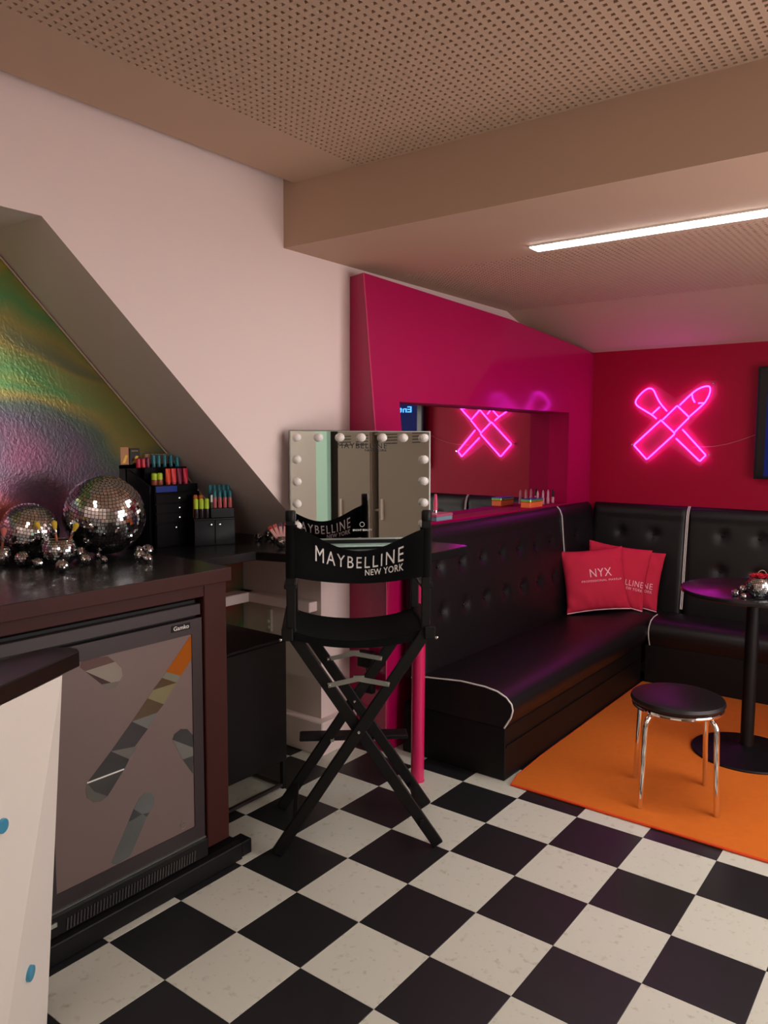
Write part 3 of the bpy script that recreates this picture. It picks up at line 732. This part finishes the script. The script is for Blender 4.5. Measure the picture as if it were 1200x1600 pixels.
facet_button(A, B, Cc, .299, .419, .020, .010)
facet_button(A, Cc, D_, .279, .258, .018, .008)

# ================================================================== BLACK CABINET, MAKEUP COUNTER, POLE
t = thing('low_cabinet', 'low black cabinet on a metal frame under the makeup counter', 'cabinet', (-.9, -.8, 0))
K = lambda x, y, z: V((x+.9, y+.8, z))
MB().box(K(-1.12, -1.13, .14), K(-.645, -.585, .735)).build('body', M['base'], t, bevel=.004)
MB().box(K(-1.13, -1.135, .736), K(-.64, -.575, .75)).build('cabinet_top', M['black'], t, bevel=.003)
for a, b in ((-1.11, -1.12), (-.66, -1.12), (-1.11, -.6), (-.66, -.6)): MB().box(K(a-.01, b-.01, 0), K(a+.01, b+.01, .14)).build('leg', M['black'], t)
MB().box(K(-.668, -1.12, .012), K(-.652, -.6, .026)).box(K(-1.11, -.608, .012), K(-.66, -.592, .026)).build('foot_rail', M['fridge'], t)

ct = [(-.765, -1.14), (-.755, -.677), (-.60, -.635), (-.075, -.33), (-.072, .13), (-.10, .162), (-.525, .162), (-.545, .04), (-.806, .04), (-.806, -.14), (fx(-.16)+.02, -.165), (fx(-1.14)+.02, -1.14)]
tag(MB().prism([(x, y, KZ-.042) for x, y in ct], (0, 0, .042)).build('makeup_counter', M['blacktop'], bevel=.003), 'black makeup counter under the vanity mirror', 'worktop')
t = thing('counter_leg', 'round magenta leg holding up the makeup counter', 'counter leg', (-.187, -.130, 0))
MB().lathe([(.033, .004), (.033, KZ-.046)], n=32).build('tube', M['pole'], t, smooth=True)
MB().lathe([(.036, 0), (.036, .004), (.033, .0045)], n=32).build('foot_ring', M['pole'], t, smooth=True)
# electrics seen through the chair
t = thing('power_strip', 'narrow grey power strip on the alcove jamb below the ledge', 'power strip', (-1.19, -.157, .68))
MB().box((-.02, -.012, -.07), (.018, .006, .06)).build('housing', M['grey'], t, bevel=.003)
for z in (-.045, -.01): MB().lathe([(.009, -.002), (.009, .002), (0, .002)], (0, -.0135, z), 12, Matrix.Rotation(math.pi/2, 3, 'X')).build('socket', cm((210, 208, 200)), t)
t = thing('power_adapter', 'black power adapter hanging on the magenta wall end', 'adapter', (-.635, .02, .44))
MB().box((-.055, -.015, .02), (.055, .03, .11)).build('brick', M['black'], t, bevel=.006)
MB().box((-.03, -.012, -.12), (.05, .025, -.03)).build('plug', M['black'], t, bevel=.006)
MB().tube([(0, 0, .03), (.005, 0, 0), (.01, 0, -.04)], .004, 6).build('cable', M['black'], t, smooth=True)

# ================================================================== VANITY MIRROR
MW, MH = .35, .5325
t = thing('vanity_mirror', 'lighted vanity mirror with round bulbs standing on the makeup counter', 'mirror', (-.50, -.195, KZ+.0032), math.radians(47))
t.rotation_euler = (-.03, 0, math.radians(47))
Zb = .036
MB().box((-MW-.006, .002, Zb-.006), (MW+.006, .045, Zb+MH+.006)).build('back_panel', M['black'], t, bevel=.002)
MB().box((-MW, -.004, Zb), (MW, .002, Zb+MH)).build('glass', M['mirror'], t)
MB().box((-MW-.006, -.006, Zb-.008), (MW+.006, .003, Zb)).box((-MW-.006, -.006, Zb+MH), (MW+.006, .003, Zb+MH+.004)).box((MW, -.006, Zb), (MW+.006, .003, Zb+MH)).box((-MW-.006, -.006, Zb), (-MW, .003, Zb+MH)).build('frame', M['steel'], t)
MB().box((-.22, -.10, 0), (.22, .06, .008)).build('stand_base', M['mint'], t, bevel=.003)
MB().box((-.20, .008, .008), (.20, .04, Zb)).build('stand_neck', M['black'], t)
bme = None
def bulb(x, z):
    global bme
    if bme is None:
        q = Matrix.Rotation(math.pi/2, 3, 'X')
        o = MB().lathe([(.012, 0), (.0125, .006), (.0185, .012), (.0215, .022), (.0205, .031), (.015, .039), (.006, .0425), (0, .043)], (0, 0, 0), 20, q).build('bulb', M['bulb'], t, smooth=True); bme = o.data
    else: o = link('bulb', bme, t)
    o.location = (x, -.0045, z)
for k in range(7): bulb(-.32+.64*k/6, Zb+MH-.03)
for sx in (-1, 1):
    for k in range(1, 5): bulb(sx*.32, Zb+MH-.03-.109*k)
text_on('MAYBELLINE', lambda x, y: V((-.118+.25*x, -.0046, Zb+MH-.083+.026*y)), 'mirror_lettering', M['blackprint'], t, bold=.0, space=1.15)
text_on('NEW YORK', lambda x, y: V((.02+.113*x, -.0046, Zb+MH-.099+.012*y)), 'mirror_lettering', M['blackprint'], t, bold=.012)
text_on('BRIGHT BEAUTY', lambda x, y: V((-.042+.098*x, -.0046, Zb+.035+.0095*y)), 'mirror_lettering', M['print'], t, bold=.01)
MB().tube([(.005+.0115*math.cos(2*math.pi*k/20), -.0048, Zb+.068+.0115*math.sin(2*math.pi*k/20)) for k in range(20)], .0011, 5, closed=True).build('touch_button', M['print'], t, smooth=True)

# ================================================================== DIRECTOR CHAIR
cu_, cn_ = V((.745, .667, 0)), V((.667, -.745, 0))
ang = math.atan2(cu_.y, cu_.x)
t = thing('director_chair', 'tall folding black director chair lettered MAYBELLINE NEW YORK', 'chair', (.001, -.833, 0), ang)
# local: x = across, y = away from the photographer, z up
G_ = lambda u, v, z: V((u, v, z))
def leg(u0, z0_, u1, z1_, v, name='leg'):
    MB().bar(G_(u0, v, z0_), G_(u1, v, z1_), .022, .047, (0, 1, 0)).build(name, M['blackwood'], t, bevel=.003)
for v, o in ((0, .011), (.375, -.011)):
    MB().bar(G_(-.335, v-o, .012), G_(.275, v-o, .93), .047, .021, (0, 1, 0)).build('leg', M['blackwood'], t, bevel=.003)
    MB().bar(G_(.335, v+o, .012), G_(-.275, v+o, .93), .047, .021, (0, 1, 0)).build('leg', M['blackwood'], t, bevel=.003)
for s in (-1, 1):
    MB().bar(G_(s*.262, -.01, .115), G_(s*.262, .385, .115), .03, .018, (1, 0, 0)).build('stretcher', M['blackwood'], t, bevel=.003)
    MB().bar(G_(s*.285, -.035, .925), G_(s*.285, .42, .925), .045, .05, (0, 0, 1)).build('seat_rail', M['blackwood'], t, bevel=.004)
    MB().bar(G_(s*.27, -.005, .93), G_(s*.27, -.005, 1.40), .036, .028, (0, 1, 0)).build('back_post', M['blackwood'], t, bevel=.003)
    MB().lathe([(.019, 1.375), (.021, 1.38), (.021, 1.412), (.017, 1.418), (0, 1.419)], G_(s*.27, -.005, 0), 16).build('post_cap', M['black'], t, smooth=True)
    MB().bar(G_(s*.27, .36, .93), G_(s*.27, .36, 1.105), .034, .026, (0, 1, 0)).build('arm_post', M['blackwood'], t, bevel=.003)
    MB().bar(G_(s*.272, -.02, 1.115), G_(s*.272, .42, 1.115), .05, .02, (0, 0, 1)).build('armrest', M['blackwood'], t, bevel=.004)
    MB().lathe([(.006, -.004), (.006, .002), (.003, .004), (0, .004)], G_(s*.312, -.03, .905), 10, Matrix.Rotation(math.pi/2, 3, 'X')).build('bolt', M['chrome'], t, smooth=True)
MB().box(G_(-.25, .39, .318), G_(.25, .475, .338)).build('footrest', M['blackwood'], t, bevel=.004)
for s in (-1, 1): MB().bar(G_(s*.10, .375, .33), G_(s*.10, .455, .315), .02, .016, (1, 0, 0)).build('footrest_bracket', M['steel'], t)
for v, dz in ((-.018, 0), (.355, 0)):                       # hinged metal braces
    MB().bar(G_(-.124, v, .712), G_(.004, v, .738), .003, .02, (0, 0, 1)).build('brace', M['steel'], t)
    MB().bar(G_(-.004, v-.003, .738), G_(.124, v-.003, .712), .003, .02, (0, 0, 1)).build('brace', M['steel'], t)
    MB().box(G_(-.022, v-.006, .742), G_(.022, v+.002, .752)).build('brace_hinge', M['steel'], t)
    for s in (-1, 1): MB().lathe([(.006, 0), (.005, .003), (0, .004)], G_(s*.118, v-.004, .713), 10, Matrix.Rotation(math.pi/2, 3, 'X')).build('rivet', M['chrome'], t, smooth=True)
    MB().lathe([(.007, 0), (.006, .003), (0, .004)], G_(0, v-.006, .517), 10, Matrix.Rotation(math.pi/2, 3, 'X')).build('rivet', M['chrome'], t, smooth=True)
# seat sling
def sling(u, v):
    a = u*2-1
    return G_(a*.272, -.01+.40*v, .93+.012*abs(a)**6-.038*(1-a*a))
mb = MB(); mb.grid(sling, 20, 8); mb.grid(lambda u, v: sling(u, v)+V((0, 0, -.004)), 20, 8, True)
mb.grid(lambda u, v: sling(u, 0)+V((0, -.003, -.030*v)), 20, 2)
mb.build('seat', M['canvas'], t, smooth=True, angle=60, fix=False)
# back sling
def dip(a): return math.cos(math.pi*a/2)**1.35 if abs(a) < 1 else 0
def back(a, b, off=0):
    zt = 1.352-.098*dip(a)-.006*a; zb_ = 1.155-.034*math.cos(math.pi*a/2)
    sag = math.cos(math.pi*a/2)
    y = -.022 - .018*(1-abs(a)**8) + .050*sag*(1-.2*b) + .028*sag*math.sin(math.pi*b*1.0)
    return G_(a*.262, y+off, zb_+(zt-zb_)*b)
mb = MB(); mb.grid(lambda u, v: back(u*2-1, v, -.0015), 40, 16); mb.grid(lambda u, v: back(u*2-1, v, .0015), 40, 16, True)
mb.grid(lambda u, v: back(u*2-1, 1, -.0015+.003*v), 40, 1); mb.grid(lambda u, v: back(u*2-1, 0, -.0015+.003*v), 40, 1, True)
bk = mb.build('backrest', M['canvas'], t, smooth=True, angle=60, fix=False)
for s in (-1, 1):
    MB().tube([G_(s*.268, -.004, 1.150), G_(s*.268, -.004, 1.354-.006*s)], .0235, 12).build('sling_sleeve', M['canvas'], t, smooth=True)
for off in (-.0035, .0035):
    text_on('MAYBELLINE', lambda x, y: back(-.66+1.34*x, .44+.36*y, off), 'lettering', M['print'], bk, maxedge=.02, bold=.0, space=1.25)
    text_on('NEW YORK', lambda x, y: back(.10+.58*x, .22+.17*y, off), 'lettering', M['print'], bk, maxedge=.03, bold=.012, space=1.1)

# ================================================================== NEON SIGN AND TV
NY = YB-.03
t = thing('neon_sign', 'pink neon sign of a crossed brush and lipstick on the crimson wall', 'neon sign', (.14, NY, 1.82))
N_ = lambda p, dy=0: V((p[0]-.14, dy, p[1]-1.82))
def smoothpts(pts, it=2):
    for _ in range(it):
        o = [pts[0]]
        for a, b in zip(pts[:-1], pts[1:]):
            o += [(a[0]*.75+b[0]*.25, a[1]*.75+b[1]*.25), (a[0]*.25+b[0]*.75, a[1]*.25+b[1]*.75)]
        pts = o+[pts[-1]]
    return pts
NEONS = dict(brush=[(.037,1.864),(.005,1.892),(-.064,1.933),(-.115,1.965),(-.127,1.993),(-.107,2.029),(-.064,2.074),(-.023,2.094),(.009,2.079),(.031,2.03),(.059,1.979),(.112,1.919)],
    ferrule=[(.007,1.901),(.058,1.95)], sleeve=[(.084,1.855),(.185,1.958),(.274,1.871),(.176,1.766)], base=[(.071,1.853),(.178,1.753),(-.024,1.558),(-.126,1.666),(.071,1.853)],
    bullet=[(.202,1.96),(.285,2.043),(.332,2.078),(.388,2.094),(.412,2.085),(.411,2.039),(.384,1.981),(.352,1.947),(.277,1.878)],
    slant=[(.287,2.043),(.291,2.008),(.309,1.978)], slant2=[(.334,1.972),(.37,1.973)], handle=[(.23,1.783),(.401,1.598),(.361,1.553),(.187,1.717)])
for k, pts in NEONS.items():
    p = smoothpts(pts) if k in ('brush', 'bullet', 'slant') else pts
    if k not in ('brush', 'bullet', 'slant'):
        d = []
        for a, b in zip(p[:-1], p[1:]):
            d += [(a[0]+(b[0]-a[0])*f, a[1]+(b[1]-a[1])*f) for f in (.03, .5, .97)]
        p = [p[0]]+d+[p[-1]]
    MB().tube([N_(q) for q in p], .0046, 8).build('neon_tube', M['neon'], t, smooth=True)
plate = [(-.16,1.66),(-.03,1.52),(.14,1.66),(.36,1.51),(.44,1.60),(.27,1.80),(.46,2.03),(.45,2.13),(.36,2.13),(.17,2.01),(-.01,2.13),(-.16,2.0),(-.1,1.91),(0,1.85)]
MB().prism([N_(q, .012) for q in plate], (0, .004, 0)).build('acrylic_plate', M['acryl'], t)
for q in [(-.14,1.67),(.43,2.11),(.42,1.60),(.27,1.86),(.0,1.9)]:
    MB().lathe([(.006, 0), (.006, .028), (0, .028)], N_(q, .03), 8, Matrix.Rotation(math.pi/2, 3, 'X')).build('standoff', M['chrome'], t, smooth=True)
tag(MB().tube([(.301, NY+.02, 1.655), (.444, NY+.022, 1.661), (.537, NY+.022, 1.679), (.628, NY+.022, 1.709), (.76, NY+.022, 1.76)], .0016, 5).build('sign_cable', cm((200, 120, 130), .5), smooth=True), 'thin wire running from the neon sign to the television', 'cable')

t = thing('television', 'black flat television cut off by the right photo edge', 'television', (1.4, 2.62, 1.825))
MB().box((-.665, -.025, -.383), (.665, .025, .383)).build('casing', M['black'], t, bevel=.004)
MB().box((-.648, -.0275, -.364), (.648, -.0252, .368)).build('screen', M['tvblack'], t)
MB().box((-.60, -.0282, -.364), (.60, -.0276, .368)).build('screen_picture', M['tvscreen'], t)
MB().box((-.12, .025, -.12), (.12, .065, .12)).build('wall_mount', M['black'], t)
text_on('Ento', lambda x, y: V((-.54+.20*x, -.0286, .12+.055*y)), 'screen_text', M['tvtext'], t, bold=.02)

# ================================================================== RECESS SHELF ITEMS
def glossbottle(c, h, label, m, group):
    t = thing('lipstick_tube', label, 'lipstick', c, group=group)
    MB().lathe([(.011, 0), (.011, h*.42), (.008, h*.45)], n=14).build('base', M['glass'], t, smooth=True)
    MB().lathe([(.0085, h*.45), (.0085, h*.8), (.003, h*.99), (0, h)], n=14).build('bullet', m, t, smooth=True)
NZ = NBZ+.0005
for k, (y, m) in enumerate([(1.955, M['glass']), (2.045, M['glass']), (2.13, M['glass']), (2.215, M['black'])]):
    glossbottle((-.575, y, NZ), .105, ['clear lipstick tube nearest the rainbow box on the recess shelf', 'second clear lipstick tube from the rainbow box on the recess shelf', 'third clear lipstick tube from the rainbow box on the recess shelf', 'dark lipstick tube at the corner end of the recess shelf'][k], m, 'lipstick tubes on the recess shelf')
def gift(c, s, m, label, top):
    t = thing('gift_box', label, 'box', c)
    MB().box((-s[0]/2, -s[1]/2, 0), (s[0]/2, s[1]/2, s[2]*.62)).build('box', m, t, bevel=.002)
    MB().box((-s[0]/2-.002, -s[1]/2-.002, s[2]*.62), (s[0]/2+.002, s[1]/2+.002, s[2])).build('lid', top, t, bevel=.002)
gift((-.53, 1.77, NZ), (.075, .19, .062), cm((240, 110, 60), .4), 'rainbow foil box with orange body on the recess shelf', M['rainbow'])
gift((-.56, .60, NZ), (.10, .17, .04), cm((120, 150, 165), .35), 'pale blue flat box at the near end of the recess shelf', cm((190, 90, 120), .35))
t = thing('lip_balm', 'pink lip balm tube standing on the pale blue box', 'lip balm', (-.565, .585, NZ+.0402))
MB().lathe([(.012, 0), (.012, .018)], n=14).build('cap', M['chrome'], t, smooth=True)
MB().lathe([(.012, .018), (.0125, .06), (.009, .10), (.007, .112), (0, .113)], n=14).build('tube', cm((220, 70, 110), .3), t, smooth=True)

# ================================================================== DRAWER TOWERS AND COSMETICS
acr = mat('black_acrylic', (13, 12, 16), .22, spec=.22)
t = thing('drawer_tower', 'tall black acrylic cosmetics drawer tower beside the largest mirror ball', 'organizer', (-1.255, -.775, KZ))
MB().box((-.054, -.135, 0), (.055, .135, .268)).build('body', acr, t, bevel=.002)
for y0, y1, z0_, z1_, nm_ in [(-.132, -.002, .006, .115, 'door'), (.002, .132, .006, .115, 'door'), (-.132, .132, .122, .165, 'drawer'), (-.132, .132, .17, .213, 'drawer'), (-.132, .132, .218, .262, 'drawer')]:
    d = MB().box((.0555, y0, z0_), (.061, y1, z1_)).build(nm_, acr, t, bevel=.0015)
    for yy in ([.0] if nm_ == 'drawer' else [y1-.02 if y0 < -.1 else y0+.02]):
        MB().lathe([(.003, 0), (.006, .006), (.005, .010), (0, .011)], (.061, yy, (z0_+z1_)/2 if nm_ == 'drawer' else z1_-.02), 10, Matrix.Rotation(math.pi/2, 3, 'Y')).build('knob', M['chrome'], d, smooth=True)
MB().box((-.02, -.13, .268), (.05, .13, .306)).build('tray', acr, t, bevel=.002)
MB().box((.0502, -.125, .271), (.0512, .0, .30)).build('tray_label', cm((20, 50, 140), .25), t)
MB().box((-.053, -.135, .268), (-.021, .12, .39)).build('step', acr, t, bevel=.002)
MB().prism([(-.05, -.215, 0), (.03, -.148, 0), (.03, -.148, .30), (-.05, -.215, .385)], (.0, .012, 0)).build('side_panel', acr, t)
RT = math.radians(-24.8)
t2 = thing('drawer_tower', 'lower black acrylic cosmetics drawer tower nearest the slanted wall', 'organizer', (-1.099, -.638, KZ), RT)
LT = lambda x, y, z: V((-1.099+x*math.cos(RT)-y*math.sin(RT), -.638+x*math.sin(RT)+y*math.cos(RT), KZ+z))
MB().box((-.055, -.105, 0), (.025, .105, .137)).build('body', acr, t2, bevel=.002)
for y0, y1 in ((-.103, -.002), (.002, .103)):
    d = MB().box((.0255, y0, .006), (.030, y1, .128)).build('door', acr, t2, bevel=.0015)
    MB().lathe([(.003, 0), (.006, .006), (.005, .010), (0, .011)], (.030, y1-.02 if y0 < -.05 else y0+.02, .105), 10, Matrix.Rotation(math.pi/2, 3, 'Y')).build('knob', M['chrome'], d, smooth=True)
MB().box((-.011, -.018, .137), (.022, .103, .186)).build('tray', acr, t2, bevel=.002)
MB().box((-.053, -.018, .137), (-.012, .103, .215)).build('step', acr, t2, bevel=.002)
def squeeze(c, w_, h, rgb, label, group):
    t = thing('squeeze_tube', label, 'tube', c, group=group)
    mb = MB()
    def fn(u, v):
        a = 2*math.pi*u; fl_ = 1-.75*v; r = w_/2
        return V((r*fl_*math.cos(a), r*(1+.08*v)*math.sin(a), h*.14+h*.86*v))
    mb.grid(fn, 16, 5); mb.build('body', cm(rgb, .35), t, smooth=True, merge=True)
    MB().lathe([(w_*.42, 0), (w_*.44, h*.14), (0, h*.141)], n=14).build('cap', cm(tuple(int(x*.8) for x in rgb), .35), t, smooth=True)
def vial(c, r, h, body, capc, label, group, frac=.55, clear_=False):
    t = thing('cosmetic_vial', label, 'cosmetic', c, group=group)
    MB().lathe([(r*.95, 0), (r, .002), (r, h*frac)], n=14).build('body', cm(body, .2), t, smooth=True)
    MB().lathe([(r*.92, h*frac), (r*.92, h*.93), (r*.6, h), (0, h)], n=14).build('cap', cm(capc, .35), t, smooth=True)
def carton(c, s, rgb, label, group=None, deco=None, txt=None):
    t = thing('carton', label, 'carton', c, group=group)
    MB().box((-s[0]/2, -s[1]/2, 0), (s[0]/2, s[1]/2, s[2])).build('box', cm(rgb, .4), t, bevel=.001)
    if deco: MB().prism([(s[0]/2+.0003, -s[1]*.28, s[2]*.1), (s[0]/2+.0003, s[1]*.02, s[2]*.1), (s[0]/2+.0003, s[1]*.38, s[2]*.52), (s[0]/2+.0003, s[1]*.1, s[2]*.55)], (.0004, 0, 0)).build('emblem', cm(deco, .3, .6), t)
    if txt: text_on(txt, lambda x, y: V((s[0]/2+.0006, -s[1]*.33+s[1]*.66*x, s[2]*.8+s[2]*.08*y)), 'lettering', cm((200, 170, 120)), t, bold=.01)
Z1, Z2, Z3 = KZ+.306, KZ+.39, KZ+.268
g1 = 'tubes on the tall drawer tower'
for y, c, lb in [(-.812, (235, 70, 30), 'orange squeeze tube on the tall drawer tower'), (-.778, (230, 60, 70), 'coral squeeze tube on the tall drawer tower'), (-.743, (135, 25, 60), 'maroon squeeze tube on the tall drawer tower'), (-.706, (205, 25, 60), 'crimson squeeze tube at the right of the tall drawer tower')]:
    squeeze((-1.225, y, Z1+.0005), .027, .078, c, lb, g1)
for y, lb in [(-.925+.035, 'left lime capped jar on the tall drawer tower'), (-.893+.035, 'right lime capped jar on the tall drawer tower')]:
    vial((-1.228, y, Z1+.0005), .0145, .058, (150, 80, 60), (185, 215, 40), lb, 'lime capped jars', .45)
for k, y in enumerate((-.845, -.815, -.78, -.742)):
    vial((-1.292, y, Z2+.0005), .0105, .062, (40, 90, 100), (25, 120, 135), ['teal capped vial, first from the left on the tall tower step', 'teal capped vial, second from the left on the tall tower step', 'teal capped vial, third from the left on the tall tower step', 'teal capped vial, fourth from the left on the tall tower step'][k], 'teal capped vials on the tall tower', .3)
for k, (y, c) in enumerate([(-.935, (200, 35, 70)), (-.908, (205, 45, 60)), (-.882, (110, 25, 60)), (-.705, (30, 125, 140))]):
    vial((-1.29, y, Z2+.0005), .0115, [.045, .045, .05, .05][k], c, c, ['pink jar at the left end of the tall tower step', 'red jar second from the left on the tall tower step', 'plum jar beside the red jar on the tall tower step', 'short teal jar at the right end of the tall tower step'][k], 'jars on the tall tower step', .5)
t = thing('display_riser', 'black acrylic riser behind the tall drawer tower', 'riser', (-1.33, -.86, KZ))
MB().box((.0, -.19, 0), (.018, .16, .405)).box((-.003, -.19, .385), (.018, .16, .405)).build('shelf', acr, t, bevel=.002)
Zr = KZ+.4055
carton((-1.323, -.995, Zr), (.022, .045, .085), (190, 130, 85), 'tan and gold carton standing left on the riser', deco=(225, 180, 70))
carton((-1.323, -.938, Zr), (.022, .055, .078), (38, 30, 30), 'black carton lettered NYX with a gold mark on the riser', deco=(230, 190, 70), txt='NYX')
carton((-1.325, -1.035, Zr), (.02, .03, .085), (70, 75, 65), 'grey green carton at the left end of the riser')
for k in range(4): carton((-1.325, -.86+.035*k, Zr), (.02, .031, .05), (165, 125, 95), 'small beige carton, %s of four in the row on the riser' % ['first from the left', 'second from the left', 'third from the left', 'last'][k], 'small beige cartons on the riser')
g2 = 'lime pump bottles on the lower drawer tower'
for k in range(3): vial(LT(.006, -.087+.027*k, .1375), .012, .098, (45, 35, 40), (185, 215, 40), '%s lime capped bottle on the lower drawer tower' % ['leftmost', 'middle', 'rightmost'][k], g2, .48)
for k in range(2): vial(LT(-.032, -.08+.028*k, .1375), .0125, .115, (190, 100, 30), (190, 100, 30), '%s orange vial behind the lime capped bottles' % ['left', 'right'][k], 'orange vials', .5)
for k in range(4): vial(LT(.006, .008+.026*k, .1865), .0098, .088, (190, 95, 95), (25, 115, 125), 'pink gloss vial with teal cap, %s in the front row of the lower tower' % ['first', 'second', 'third', 'fourth'][k], 'teal capped glosses in front', .6)
for k in range(5): vial(LT(-.033, -.005+.0235*k, .2155), .0098, .085, (30, 95, 105), (22, 110, 125), 'dark teal vial, %s in the rear row of the lower tower' % ['first', 'second', 'third', 'fourth', 'fifth'][k], 'teal vials at the rear', .5)
t = thing('label_tube', 'dark tube with a white label among the teal vials', 'tube', LT(.008, -.0105, .1866), RT)
MB().lathe([(.008, 0), (.008, .07), (0, .071)], n=12).build('body', cm((40, 30, 34), .3), t, smooth=True)
MB().box((.0078, -.005, .03), (.0086, .005, .065)).build('label_panel', M['print'], t)

# ================================================================== BEHIND THE PHOTOGRAPHER (seen in the mirrors)
def locker(y0, y1, x, label, handle_y):
    t = thing('locker', label, 'locker', (x+.25, (y0+y1)/2, 0)); h = (y1-y0)/2
    MB().box((-.24, -h, .06), (.25, h, 2.12)).build('body', M['grey'], t, bevel=.003)
    d = MB().box((-.252, -h+.012, .08), (-.241, h-.012, 2.105)).build('door', M['grey'], t, bevel=.003)
    MB().box((-.275, handle_y-(y0+y1)/2-.012, 1.14), (-.2525, handle_y-(y0+y1)/2+.012, 1.34)).build('handle', M['white'], d, bevel=.004)
    for k in range(4):
        for s in (-.5, .5): MB().box((-.2535, s*h-.07, 1.86+.028*k), (-.2525, s*h+.07, 1.867+.028*k)).build('vent_slot', M['dark'], d)
    MB().box((-.23, -h+.02, 0), (.24, h-.02, .06)).build('plinth', M['black'], t)
locker(-2.045, -1.44, 2.45, 'grey metal locker nearest the vanity mirror view, right of the gap', -1.99)
locker(-2.524, -2.122, 2.45, 'grey metal locker left of the dark gap behind the photographer', -2.47)
t = thing('shelf_unit', 'dark shelf unit in the gap between the grey lockers', 'shelf', (2.62, -2.084, 0))
MB().box((-.02, -.034, 0), (.1, .034, 2.12)).build('back', M['dark'], t)
for z in (.8, 1.22, 1.95): MB().box((-.12, -.034, z), (-.02, .034, z+.025)).build('shelf', M['grey'], t)
struct(MB().box((2.5, -2.64, 0), (2.6, -2.526, 2.4)).build('window_1', M['void']), 'dark glazed strip beside the entrance')
t = thing('door_leaf', 'pale beige door leaf whose mint edge has a painted glow, by the entrance', 'door', (2.45, -2.94, 0))
MB().box((0, -.35, 0), (.05, .16, 2.2)).build('leaf', M['white'], t, bevel=.004)
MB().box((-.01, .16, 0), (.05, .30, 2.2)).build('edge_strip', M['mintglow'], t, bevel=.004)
